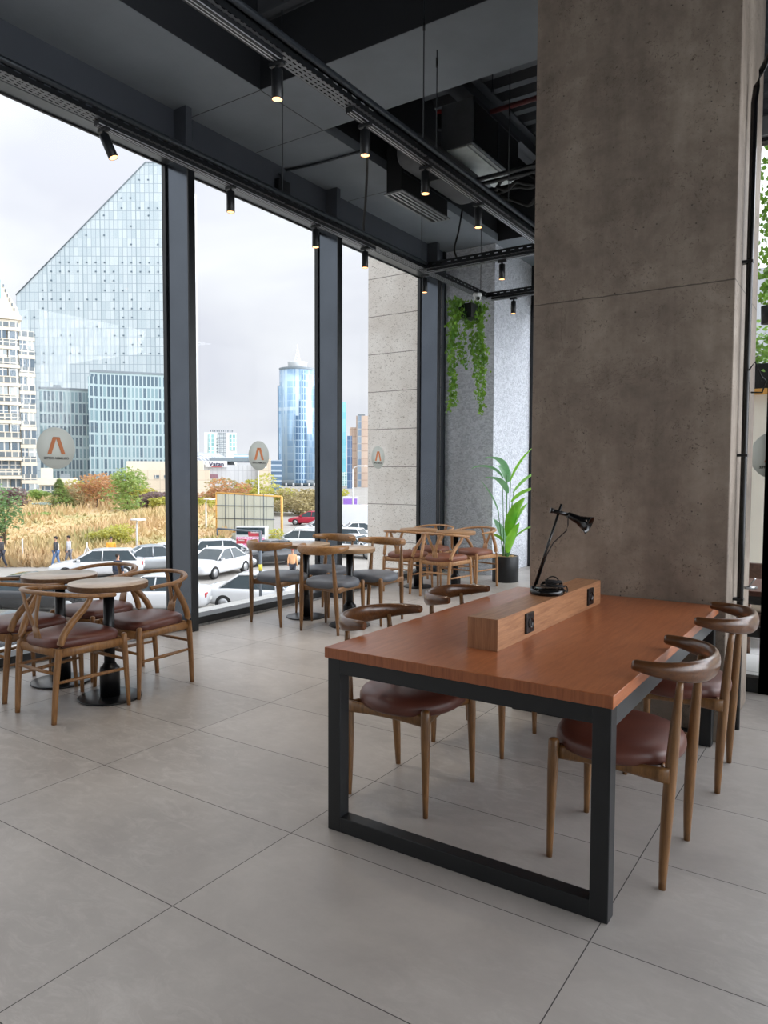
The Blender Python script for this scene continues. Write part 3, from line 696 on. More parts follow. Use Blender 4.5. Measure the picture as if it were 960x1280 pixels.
for (x, y0, y1, lab) in ((XB+.075, -2, 6.85, 'round black conduit clipped beside the middle tray'), (XA+.07, -2, 6.85, 'round black conduit clipped beside the window tray')):
    o = MB().tube([(x, y0, TRZ+.05), (x, y1, TRZ+.05)], .019, 14).build('conduit', m_steel); tag(o, lab, 'conduit')
# hanging rods
def rod(x, y, z1, lab, z0=TRZ):
    r = empty('hanger_rod', (x, y, z0), 0, lab, 'hanger rod', 'thin rods that hang the cable trays')
    MB().tube([(0, 0, 0), (0, 0, z1-z0)], .0045, 8).build('rod', m_steel, r)
    MB().tube([(0, 0, (z1-z0)*.42), (0, 0, (z1-z0)*.42+.07)], .009, 8).build('coupling', m_black, r); MB().bbox((-.05, -.02, -.002), (.05, .02, .062), .003).build('bracket', m_black, r)
rod(XA, 4.62, DECK, 'thin rod in front of the corner of the dark ceiling opening')
rod(XA, 6.86, DECK, 'thin rod at the corner where the window tray turns')
rod(XA, 8.30, DECK, 'thin rod above the small white camera')
yb = gp(517, 193, TRZ+.05).y; rod(XB, yb, SOF if 4.68 < yb < 5.54 else DECK, 'long thin rod at the top centre of the picture')
rod(XB-.18, yb+.5, DECK, 'thin rod beside the black air unit', 3.72)
rod(XB, 5.95, DECK, 'thin rod between the red pipe and the tray, near the column')
rod(XB, 1.4, DECK, 'thin rod of the middle tray nearest the camera')
m_lens = emit('warm_lamp_lens', (255, 206, 152), 1.25); m_refl = plain('warm_reflector', (226, 180, 130), .3, .4)
m_lens2 = emit('warm_lamp_core', (255, 226, 176), 6.)
def spot(x, y, label, tilt=(0, 0), z=TRZ-.038, power=24):
    r = empty('track_spotlight', (x, y, z), 0, label, 'spotlight', 'black cylinder spotlights on the tracks')
    MB().bbox((-.045, -.016, -.022), (.045, .016, .0), .003).bbox((-.008, -.008, -.05), (.008, .008, -.02), .002).build('adapter', m_black, r)
    R = Matrix.Rotation(tilt[0], 4, 'X') @ Matrix.Rotation(tilt[1], 4, 'Y'); c = Vector((0, 0, -.042))
    MB().lathe([(.001, 0), (.029, 0), (.031, -.002), (.031, -.150), (.029, -.152), (.027, -.150), (.027, -.140)], c, 28, R, caps=False).build('housing', m_black, r)
    MB().lathe([(.027, -.150), (.023, -.140), (.016, -.128)], c, 28, R, caps=False).build('reflector', m_lens, r)
    MB().lathe([(.001, -.128), (.017, -.128)], c, 24, R, caps=False).build('lens', m_lens2, r)
    ld = bpy.data.lights.new('spot_light', 'SPOT'); ld.energy = power; ld.spot_size = 1.5; ld.spot_blend = .8; ld.color = (1, .86, .70); ld.shadow_soft_size = .03
    lo = bpy.data.objects.new('spot_light', ld); C.objects.link(lo); lo.parent = r; lo.matrix_local = Matrix.Translation(c) @ R @ Matrix.Translation((0, 0, -.165))
for y, t_, lab in ((2.93, (.25, -.32), 'tilted black spotlight above the left window, nearest the camera'), (4.03, (0, 0), 'black spotlight to the right of the thick window post'),
               (5.05, (0, 0), 'black spotlight just left of the second window post'), (5.80, (0, 0), 'black spotlight just before the stone pier on the window track'), (6.93, (0, 0), 'black spotlight at the corner of the trays')):
    spot(XA, y, lab, t_)
for y, lab in ((2.98, 'large lit black spotlight near the top of the picture'), (3.79, 'lit black spotlight beside the hanging flex'), (4.53, 'lit black spotlight in front of the black air unit'), (5.37, 'lit black spotlight nearest the column on the middle track')):
    spot(XB, y, lab)
spot(-3.17, Y1c, 'black spotlight on the first crossing track against the stucco'); spot(-3.71, Y2c, 'small black spotlight on the furthest crossing track')
for yy in (-1.4,): spot(XB, yy, 'unseen black spotlight added on the middle track at the back to brighten the room')  # out-of-view spotlights here and below, added to brighten the room
spot(XB, .9, 'unseen black spotlight added on the middle track above the camera to brighten the room'); spot(XB, -.6, 'unseen black spotlight added on the middle track behind the camera to brighten the room')
# small dome camera
r = empty('security_camera', (-4.06, 8.13, TRZ), 0, 'small white dome security camera under the tray beside the ivy', 'camera')
MB().lathe([(.001, 0), (.052, 0), (.055, -.006), (.055, -.028), (.048, -.034)], (0, 0, 0), 28).build('mount', m_white, r)
bm = bmesh.new(); bmesh.ops.create_uvsphere(bm, u_segments=24, v_segments=14, radius=.047)
for v in bm.verts: v.co += Vector((0, 0, -.048))
MB().bm(bm).build('dome', m_white, r); d_ = (Vector((.6, -.7, -.45))).normalized()
MB().lathe([(.001, .040), (.022, .040), (.022, .051), (.016, .052), (.014, .047), (.001, .047)], Vector((0, 0, -.048)), 20, d_.to_track_quat('Z', 'Y').to_matrix().to_4x4(), caps=False).build('lens', m_blackgloss, r)

# flexes between the trays
o = MB().tube(smooth([(XB-.12, 4.0, TRZ+.05), (XB-.30, 4.2, 3.95), gp(459, 200, 4.1), gp(457, 250, 3.95), gp(455, 290, 3.8), Vector((XA+.02, 5.9, TRZ+.06))], 6), .011, 10).build('hanging_flex', m_rubber)
tag(o, 'thick black flex hanging between the middle tray and the window tray', 'cable')
P = [Vector((-5.20, gp(362, 262, 4.3).y, 4.30)), Vector((-5.16, 6.1, 4.55)), Vector((-5.05, 6.12, 4.665)), gp(385, 206, 4.672), gp(420, 196, 4.672), gp(446, 189, 4.672), Vector((-4.40, 5.9, 4.672))]
jb = onx(354, 236, -5.25); P = [Vector((-5.25, jb.y-.04, jb.z+.04)), Vector((-5.24, jb.y-.05, 4.58)), gp(349, 215, 4.68), gp(395, 205, 4.68), gp(430, 195, 4.68), gp(452, 189, 4.68)]
o = MB().tube(smooth(P, 5), .013, 10).build('ceiling_conduit', m_steel); tag(o, 'grey conduit bent across the soffit above the second window post', 'conduit')
o = MB().bbox((-5.285, jb.y-.10, jb.z-.06), (-5.22, jb.y+.08, jb.z+.08), .006).build('junction_box', m_black); tag(o, 'small black junction box on the header above the window', 'junction box')
o = MB().tube(smooth([gp(578, 262, 4.46), gp(573, 290, 4.15), gp(568, 312, 3.9), Vector(gp(573, 326, 3.72))], 6), .010, 10).build('hanging_flex', m_rubber); tag(o, 'black flex dropping from the grey duct to the crossing tray', 'cable')

# ------------------------------------------------------------------ air conditioning in the ceiling
ac = empty('linear_diffuser', (-4.09, 6.77, 4.30), 0, 'long black air diffuser box with slotted grille hanging in the ceiling opening', 'air diffuser')
def rounded(w, h, r, n=6):      # profile in (x,z): rounded upper corners
    P = [(-w, 0), (w, 0)]
    P += [(w-r+r*math.cos(a), h-r+r*math.sin(a)) for a in [k*PI/2/n for k in range(n+1)]]
    P += [(-w+r+r*math.cos(a), h-r+r*math.sin(a)) for a in [PI/2+k*PI/2/n for k in range(n+1)]]; return P
MB().prism(rounded(.088, .52, .11), -.48, .48, 'y').build('casing', plain('matt_black_sheet', (14, 15, 17), .5), ac)
MB().box((-.115, -.495, -.012), (-.088, .495, .004)).box((.088, -.495, -.012), (.115, .495, .004)).box((-.088, -.495, -.012), (.088, -.470, .004)).box((-.088, .47, -.012), (.088, .495, .004)).build('grille_frame', plain('grey_grille_frame', (120, 124, 126), .4, .4), ac)
for x in (-.05, -.005, .045): MB().box((x, -.47, -.010), (x+.014, .47, -.002)).build('louvre', m_trackline, ac)
MB().box((.104, -.47, .18), (.110, .47, .188)).box((.104, -.47, .32), (.110, .47, .326)).build('casing_seam', m_steel, ac)
bm = bmesh.new(); bmesh.ops.create_cube(bm, size=1)
for v in bm.verts: v.co = Vector((v.co.x*.36, v.co.y*1.35, v.co.z*.32))
bmesh.ops.bevel(bm, geom=bm.edges[:], offset=.14, segments=5, affect='EDGES', profile=.5)
o = MB().bm(bm).build('insulated_duct', plain('grey_duct_cloth', (78, 80, 82), .7, 0, .12, 6, .2)); o.location = (-3.80, 6.75, 4.60); tag(o, 'soft grey insulated duct with rounded ends between the two air units', 'duct')
fc = empty('fan_coil_unit', (-3.54, 7.32, 4.80), 0, 'grey and black fan coil unit with a pale underside below the steel deck', 'air conditioner')
MB().bbox((-.27, -.57, 0), (.10, .57, .46), .008).build('casing', plain('dark_grey_sheet', (112, 118, 124), .4, .3), fc)
MB().box((.100, -.54, .03), (.112, -.02, .42)).box((.100, .03, .03), (.112, .54, .42)).build('side_panel', m_black, fc)
MB().box((.100, -.57, .0), (.118, .57, .03)).box((.10, -.57, .42), (.118, .57, .46)).box((.10, -.02, .03), (.118, .03, .42)).build('side_frame', m_steel, fc)
MB().box((-.20, -.56, -.012), (.03, .56, 0)).build('underside_panel', plain('pale_drain_tray', (196, 204, 202), .4), fc)
MB().box((.05, -.56, -.012), (.085, .56, 0)).build('underside_strip', plain('pale_strip', (170, 176, 176), .4), fc)
# pipes by the units
o = MB().tube([gp(553, 158, 5.25), Vector((-1.80, gp(553, 158, 5.25).y, 5.25))], .026, 14).build('sprinkler_pipe', plain('red_pipe', (98, 46, 48), .45)); tag(o, 'dull red sprinkler pipe under the steel deck', 'pipe')
q = gp(550, 152, 5.25)
vz = empty('pipe_valve', q, 0, 'black valve with a red cap at the end of the red pipe', 'valve')
MB().tube([(0, 0, -.09), (0, 0, .07)], .032, 12).build('valve_body', m_black, vz); MB().tube([(0, 0, .07), (0, 0, .11)], .042, 14).build('valve_cap', plain('red_cap', (190, 50, 46), .4), vz)
for k, (v, z) in enumerate(((226, 4.55), (233, 4.55))):
    a = gp(590, v, z); o = MB().tube([a, Vector((-1.80, a.y, z))], .022, 12).build('refrigerant_pipe', m_black); tag(o, ('upper' if k == 0 else 'lower')+' of two parallel black pipes running to the column from the air unit', 'pipe')
random.seed(5)
for k in range(5):
    a = gp(618+random.randint(0, 8), 228+k*5, 4.6); P = [a]
    for j in range(6): P.append(P[-1]+Vector((.13, random.uniform(-.10, .10), random.uniform(-.09, .09))))
    o = MB().tube(smooth(P, 5), .02, 8).build('flexible_hose', m_rubber); tag(o, 'one of the tangled black flexible hoses beside the column near the ceiling', 'hose', 'tangled black hoses by the column')
for x, y, z, lab in ((-2.75, 7.4, 5.2, 'thin steel rod with a white clip hanging over the red pipe'), (-3.3, 6.9, 5.32, 'thin steel rod holding the fan coil unit')):
    o = MB().tube([(x, y, z), (x, y, DECK)], .006, 8).tube([(x, y, z), (x, y, z+.05)], .016, 8).build('ceiling_rod', m_steel); tag(o, lab, 'rod')

# ------------------------------------------------------------------ round signs stuck to the glass
def vinyl():
    k = NB('grey_white_vinyl'); k.set(Base_Color=s2l((214, 216, 212)), Roughness=.5); t_ = k.n('ShaderNodeBsdfTranslucent'); t_.inputs[0].default_value = s2l((226, 228, 224)); mx = k.n('ShaderNodeMixShader'); mx.inputs[0].default_value = .85
    k.l(k.b.outputs[0], mx.inputs[1]); k.l(t_.outputs[0], mx.inputs[2]); k.l(mx.outputs[0], k.out.inputs[0]); return k.m
m_disc = vinyl(); m_org = plain('orange_vinyl', (204, 124, 74), .5, 0, .05); m_ink = plain('dark_print', (60, 58, 56), .5)
def sticker(loc, rz, r, label):
    e = empty('window_sticker', loc, rz, label, 'sticker', 'round signs on the window panes')
    MB().lathe([(.001, 0), (r, 0), (r, .002), (.001, .002)], (0, 0, 0), 56, Matrix.Rotation(PI/2, 4, 'X'), caps=False).build('disc', m_disc, e)
    w = .038*r/.165; h1, h0 = .088*r/.165, -.048*r/.165
    for yo in (-.0035, .0015):
        m = MB()
        for s in (-1, 1):
            x0 = .060*s*r/.165; x1 = .012*s*r/.165
            m.add([(x0-.017, yo, h0), (x0+.017, yo, h0), (x1+.017, yo, h1), (x1-.017, yo, h1)], [(0, 1, 2, 3)], False)
        m.build('emblem', m_org, e)
        text_part('COLUMBIA COFFEE', .0245*r/.165, .0002, .0006, m_ink, e, (0, yo, -.088*r/.165), (PI/2, 0, PI))   # reads from the street, reversed from the room
sticker((-5.388, 3.37, 1.645), PI/2, .165, 'round grey sign with an orange peak on the left pane, over the apartment block')
sticker((-5.388, 5.68, 1.64), PI/2, .155, 'round grey sign with an orange peak on the middle pane, over the low mall')
sticker((-5.388, 7.93, 1.67), PI/2, .150, 'round pale sign with an orange peak in front of the travertine pier')
sticker((-.50, 5.365, 1.58), 0, .16, 'round pale sign on the terrace window at the right edge')

# ------------------------------------------------------------------ terrace seen past the column
def tiles(name, col, joint, w, h, jw=.006):
    k = NB(name); br = k.n('ShaderNodeTexBrick', offset=0.); br.inputs['Scale'].default_value = 1; br.inputs['Brick Width'].default_value = w; br.inputs['Row Height'].default_value = h; br.inputs['Mortar Size'].default_value = jw
    for i, c in ((1, col), (2, tuple(min(255, x*1.04) for x in col)), (3, joint)): br.inputs[i].default_value = s2l(c)
    k.l(k.coord('Object'), br.inputs[0]); k.set(Base_Color=br.outputs[0], Roughness=.5); return k.m
struct(MB().box((-1.64, 5.46, -.2), (9, 16, -.02)).build('floor_terrace', tiles('white_terrace_tile', (222, 222, 220), (150, 150, 148), .6, .6)))
o = MB().box((-1.6, 9.4, -.02), (9, 9.7, 2.38)).build('wall_terrace', plain('cream_terrace_wall', (236, 228, 212), .8, 0, .05, 3)); struct(o); 
o = MB().bbox((-1.62, 9.30, 2.38), (9, 9.80, 2.44), .005).build('trim_9', plain('orange_coping', (206, 150, 70), .6)); struct(o)
def bush(loc, rx, rz, n, s, mat, label, name='bush', cat='plant', group=None, trunk=True, pot=None, seed=1, tcol=None, lowz=.35):
    rnd = random.Random(seed); e = empty(name, loc, 0, label, cat, group); m = MB(); blobs = [(rnd.uniform(-.5, .5)*rx, rnd.uniform(-.5, .5)*rx, rnd.uniform(lowz, .92)*rz, rnd.uniform(.3, .55)) for _ in range(14)]
    for _ in range(n):
        b = rnd.choice(blobs); v = Vector((rnd.gauss(0, 1), rnd.gauss(0, 1), rnd.gauss(0, 1))).normalized()*rnd.uniform(.65, 1.0)
        p = Vector((b[0], b[1], b[2]))+Vector((v.x*rx*b[3], v.y*rx*b[3], v.z*rz*b[3]*.55)); p.z = max(p.z, .08*rz)
        q = Matrix.Rotation(rnd.random()*6.28, 3, 'Z') @ Matrix.Rotation(rnd.uniform(.2, 1.4), 3, 'X'); ss = s*rnd.uniform(.6, 1.3)
        m.add([p+q @ Vector((-.5*ss, 0, 0)), p+q @ Vector((0, -.3*ss, .05*ss)), p+q @ Vector((.5*ss, 0, 0)), p+q @ Vector((0, .3*ss, .05*ss))], [(0, 1, 2, 3)], False)
    if trunk:
        tm = MB(); H = rz*.75
        tm.tube([(0, 0, 0), (.02*rx, .03*rx, H*.5), (-.03*rx, 0, H)], [rz*.022, rz*.015, rz*.008], 8)
        for _ in range(7):
            a = rnd.random()*6.28; z0 = H*rnd.uniform(.3, .9); tm.tube([(0, 0, z0), (math.cos(a)*rx*.5, math.sin(a)*rx*.5, z0+rz*.25)], [rz*.010, rz*.003], 6)
        tm.build('trunk', tcol or m_bark, e)
    if pot: pot(e)
    tag(m.build('foliage', mat, e), kind='stuff'); return e
m_bark = plain('grey_brown_bark', (104, 88, 72), .85, 0, .25, 12)
m_bright = leafmat('fresh_bush_leaf', (70, 126, 40), (156, 192, 92))
for k in range(4):
    def pot(e): MB().bbox((-.32, -.14, 0), (.32, .14, .30), .01).build('planter', m_black, e)
    bush((-1.22+.68*k, 9.55, 2.44), .36, .75, 700, .08, m_bright, 'leafy bush in a black planter on the terrace wall, number %s from the column' % ('one', 'two', 'three', 'four')[k] if 0 else ['leafy bush in a black planter on the terrace wall, closest to the column', 'leafy bush in a black planter on the terrace wall, second from the column', 'leafy bush in a black planter on the terrace wall, third from the column', 'leafy bush in a black planter on the terrace wall, furthest from the column'][k], group='bushes on the terrace wall', pot=pot, seed=40+k)
for x, y, s_ in ((-.87, 8.15, 1), (-.50, 8.15, 2)):
    e = empty('hanging_planter', (x, y, 0), 0, ['small black hanging planter with ivy climbing its cord outside the terrace window', 'second hanging planter with ivy further along the terrace'][s_-1], 'plant')
    MB().lathe([(.05, 2.95), (.07, 2.95), (.075, 3.12), (.06, 3.12)], (0, 0, 0), 20).build('pot', m_black, e); MB().tube([(0, 0, 3.12), (0, 0, 4.9)], .004, 6).build('cord', m_rubber, e)
    m = MB(); random.seed(s_)
    for _ in range(420): z = random.uniform(3.12, 4.8); ivy_leaves(m, Vector((random.gauss(0, .06), random.gauss(0, .06), z)), .05*random.uniform(.6, 1.2))
    tag(m.build('foliage', m_ivy, e), kind='stuff')
o = MB().bbox((-1.64, 8.10, 4.9), (6, 8.2, 5.0), .01).build('pergola_beam', m_black); tag(o, 'black beam spanning the terrace above the hanging planters', 'beam')
o = MB().box((-8, 20, -3.9), (20, 26, 6.5)).build('neighbour_building', tiles('white_block_facade', (226, 228, 230), (186, 190, 194), 1.6, .8, .02)); tag(o, 'pale building behind the terrace planters', 'building')
tt = empty('terrace_table', (-.40, 6.05, 0), 0, 'dark wooden terrace table outside the right window', 'table')
MB().bbox((-.85, -.30, .585), (.75, .42, .622), .004).build('tabletop', wood('dark_terrace_wood', (66, 34, 24), (96, 56, 40), 'x', .5), tt)
MB().box((-.82, -.27, .52), (.72, .39, .585)).build('apron', m_black, tt)
for sx in (-.80, .66):
    for sy in (-.26, .34): MB().bbox((sx, sy, -.02), (sx+.05, sy+.05, .52), .003).build('leg', m_black, tt)
tc = empty('terrace_chair', (-.88, 7.15, -.02), 0, 'low terrace armchair with a beige cushion behind the dark wooden table', 'chair')
MB().bbox((-.33, -.30, .30), (.33, .33, .44), .04, 4).build('cushion', plain('beige_cushion', (206, 190, 170), .8, 0, .05), tc)
MB().bbox((-.35, .28, .10), (.35, .34, .66), .01).bbox((-.36, -.32, .16), (.36, .34, .30), .01).build('frame', plain('brown_rattan', (84, 60, 48), .7, 0, .3, 40), tc)
for sx in (-.34, .30):
    for sy in (-.30, .29): MB().bbox((sx, sy, 0), (sx+.04, sy+.04, .30), .003).build('leg', m_black, tc)
tag(MB().tube([(-.79, 6.62, -.02), (-.79, 6.62, .5)], .02, 8).build('umbrella_base_pole', m_oakdark), 'short brown pole standing on the terrace tiles', 'pole')

# ------------------------------------------------------------------ the city outside
GZ = -3.8
def at(u, d, z=GZ):
    p = far(u, 592, d); return Vector((p.x, p.y, z))
def zz(v, d, u=300): return far(u, v, d).z
XR = Matrix.Rotation(YAW, 4, 'Z')
def field_z(a, d):
    t = max(0, min(1, (d-41)/36)); return GZ+1.35*t*t*(3-2*t)+.12*math.sin(a*.31+d*.2)*t+.3*t*math.sin(a*.11+1)
def W(a, d, z=0): return CR*a+CF*d+Vector((0, 0, z))
m_asphalt = plain('pale_asphalt', (152, 148, 142), .85, 0, .1, .4)
struct(MB().box((-420, -150, GZ-.3), (-5.96, 620, GZ)).build('ground_1', m_asphalt)); bpy.data.objects['ground_1'].name = 'floor_street'
def grassmat():
    k = NB('dry_golden_grass'); v = k.coord('World'); a = k.noise(v, .16, 4, .6); b = k.noise(v, 1.3, 5, .6)
    c = k.ramp(a, [(.36, s2l((158, 158, 104))), (.48, s2l((196, 172, 124))), (.65, s2l((206, 176, 136)))]); c = k.mix(k.math('MULTIPLY', b, .5), c, s2l((166, 146, 110))); k.set(Base_Color=c, Roughness=.9); return k.m
m_grass = grassmat()
m = MB(); NA, ND = 60, 40
for j in range(ND+1):
    for i in range(NA+1):
        d = 40+j*1.9; a = -85+i*(85-11-.06*(d-40))/NA; m.v.append(tuple(W(a, d, field_z(a, d)-(0.25 if i in (0, NA) or j == 0 else 0))))
for j in range(ND):
    for i in range(NA): o_ = j*(NA+1)+i; m.f.append((o_, o_+1, o_+NA+2, o_+NA+1)); m.mi.append(0); m.sm.append(True)
struct(m.build('floor_field', m_grass))
rnd = random.Random(9); m = MB()
for _ in range(15000):
    d = 40.5+72*rnd.random()**1.6; a = rnd.uniform(-.62*d, -11-.06*(d-40)); z = field_z(a, d); h = rnd.uniform(.35, 1.0)*(.8+.4*math.sin(a*.5)); w = rnd.uniform(.06, .22)
    p = W(a, d, z-.1); s = Vector((math.cos(rnd.random()*3), math.sin(rnd.random()*3), 0))*w; tp = p+Vector((rnd.gauss(0, .25), rnd.gauss(0, .25), h))
    m.add([p-s, p+s, tp], [(0, 1, 2)], False)
tag(m.build('dry_grass', m_grass), 'tall dry golden grass covering the vacant lot', 'grass', kind='stuff')

# trees and bushes
L = lambda n, a, b: leafmat(n, a, b)
lm = {'g': L('green_crown', (92, 128, 70), (160, 178, 96)), 'y': L('yellow_green_crown', (138, 150, 70), (204, 196, 96)), 'o': L('olive_brown_crown', (136, 124, 88), (190, 176, 130)), 'r': L('rusty_crown', (150, 104, 76), (206, 160, 110)),
      'p': L('purple_brown_crown', (92, 76, 80), (140, 118, 112)), 'b': L('blue_grey_crown', (140, 158, 156), (190, 204, 200)), 'd': L('dark_green_crown', (76, 112, 76), (130, 160, 100))}
def tree(u, d, vtop, wpx, kind, lab, n=900, s=.42, vbase=None, seed=0):
    a = (u-480)/FPX*d; z0 = field_z(a, d) if u < 262 and d > 40 else GZ; wpx *= 1.3
    if vbase: z0 = max(z0, zz(vbase, d, u))
    H = zz(vtop, d, u)-z0; p = at(u, d, z0-.1)
    bush(p, wpx*.5*d/FPX, H, n, s, lm[kind], lab, 'tree', 'tree', 'trees on and behind the vacant lot', seed=seed+int(u), lowz=.18)
for i, (u, d, vt, w, k, lab) in enumerate([
    (4, 46, 612, 40, 'd', 'green tree at the left edge standing in the dry grass'), (10, 80, 612, 40, 'p', 'purple brown bush in front of the apartment block'),
    (58, 90, 628, 36, 'b', 'silvery blue shrub beside the pointed conifer'), (92, 84, 606, 44, 'o', 'pale olive tree between the conifer and the green tree'), (120, 86, 596, 70, 'r', 'rusty autumn tree behind the dry grass'),
    (158, 80, 588, 62, 'g', 'bright green tree below the glass pyramid tower'), (142, 52, 655, 52, 'y', 'low yellow green bush standing near the parked silver car'), (192, 88, 612, 44, 'p', 'reddish brown bush left of the thick window post'),
    (205, 84, 622, 40, 'y', 'yellow tree just left of the thick window post'), (248, 90, 622, 40, 'y', 'yellow green tree right of the thick window post'), (283, 95, 602, 56, 'r', 'rust and grey tree behind the billboard frame'),
    (292, 104, 600, 50, 'o', 'grey olive tree below the mall sign'), (322, 100, 596, 46, 'y', 'yellow green tree behind the billboard top'), (352, 96, 606, 46, 'y', 'olive tree right of the billboard'), (375, 92, 612, 54, 'o', 'brown thinning tree below the blue tower'),
    (398, 96, 612, 50, 'o', 'brown olive tree left of the second window post'), (335, 48, 662, 40, 'y', 'small lime green tree beside the billboard post'), (436, 96, 636, 26, 'o', 'olive tree between the second post and the stone pier'), (452, 98, 640, 24, 'o', 'olive tree against the brown tower'),
    (20, 70, 640, 60, 'g', 'greenish scrub at the far left of the lot'), (108, 96, 600, 44, 'y', 'yellowish tree just left of the rusty autumn tree'), (138, 98, 600, 50, 'o', 'olive tree between the rusty and the bright green tree'),
    (176, 99, 604, 44, 'y', 'yellow tree just right of the bright green tree'), (40, 99, 612, 34, 'g', 'dark green tree between the apartment block and the conifer'), (222, 99, 610, 44, 'r', 'rusty tree hidden behind the thick window post'), (262, 101, 612, 40, 'g', 'green tree left of the billboard'), (412, 101, 612, 40, 'y', 'yellow green tree beside the second window post')]):
    tree(u, d, vt, w, k, lab, seed=i*3, n=2200 if w > 45 else 1500, s=.0042*d)
def conifer(u, d, vt, w, lab, mat, seed=1):
    a = (u-480)/FPX*d; z0 = field_z(a, d); H = zz(vt, d, u)-z0; e = empty('conifer', at(u, d, z0), 0, lab, 'tree'); rr = random.Random(seed)
    MB().tube([(0, 0, 0), (0, 0, H)], [.12, .02], 8).build('trunk', m_bark, e); m = MB(); R = w*.5*d/FPX
    for _ in range(1500):
        u_ = rr.random(); z = H*(.08+.92*u_); r_ = R*(1-u_)*rr.uniform(.4, 1)*(1+.15*math.sin(z*9)); a_ = rr.random()*6.28; p = Vector((r_*math.cos(a_), r_*math.sin(a_), z-.25*r_)); q = Vector((math.cos(a_), math.sin(a_), -.3))*.4; s = Vector((-math.sin(a_), math.cos(a_), 0))*.10
        m.add([p-s, p+s, p+q], [(0, 1, 2)], False)
    tag(m.build('foliage', mat, e), kind='stuff')
conifer(74, 82, 598, 50, 'pointed green conifer below the round sign on the glass', lm['g'])
# fence posts on the edge of the lot
def fpost(u, d, vt, lab, brace=False):
    z1 = zz(vt, d, u); e = MB().tube([at(u, d, GZ), at(u, d, z1)], .045, 8)
    if brace: e.tube([at(u, d, z1-.25), at(u+14, d-.4, GZ)], .035, 8).tube([at(u, d, z1-.25), at(u-10, d-.6, GZ)], .035, 8)
    tag(e.build('fence_post', plain('pale_concrete_post', (200, 196, 190), .8) if not hasattr(fpost, 'm') else fpost.m), lab, 'post', 'pale fence posts along the vacant lot')
fpost.m = plain('pale_concrete_post', (202, 198, 192), .8)
for u, vt, b, lab in ((26, 674, 0, 'pale fence post at the left behind the dark car'), (71, 680, 0, 'pale fence post behind the walking man in the dark jacket'), (107, 678, 1, 'pale braced fence post behind the white hatchback'), (193, 680, 0, 'pale fence post left of the thick window post'), (258, 682, 0, 'pale fence post right of the thick window post'), (277, 682, 0, 'pale fence post near the billboard')):
    fpost(u, 41.5, vt, lab, b)

# cars
m_carw = plain('white_car_paint', (206, 208, 210), .25, 0, .02, 3, Coat_Weight=.6); m_cars = plain('silver_car_paint', (178, 182, 186), .3, .5, .03, 3, Coat_Weight=.5); m_cark = plain('black_car_paint', (30, 34, 38), .22, .2, .05, 3, Coat_Weight=.8)
m_carg = plain('tinted_car_glass', (44, 58, 64), .08, 0, .1, 3); m_tyre = plain('tyre', (26, 26, 27), .8); m_rim = plain('alloy_rim', (168, 170, 172), .35, .7); m_head = plain('headlight_glass', (214, 222, 226), .15); m_tail = plain('tail_light_red', (186, 38, 44), .25); m_plate = plain('number_plate', (232, 232, 230), .5)
def loft(m, st, n=16, pw=.5, smooth=True):
    vs = []; fs = []
    for x, hw, z0, z1 in st:
        for k in range(n):
            t = 2*PI*(k+.5)/n; vs.append((x, hw*sup(math.cos(t), pw), (z0+z1)/2+(z1-z0)/2*sup(math.sin(t), pw)))
    for i in range(len(st)-1):
        for k in range(n): fs.append((i*n+k, i*n+(k+1) % n, (i+1)*n+(k+1) % n, (i+1)*n+k))
    fs += [tuple(range(n-1, -1, -1)), tuple((len(st)-1)*n+k for k in range(n))]; m.add(vs, fs, smooth); return m
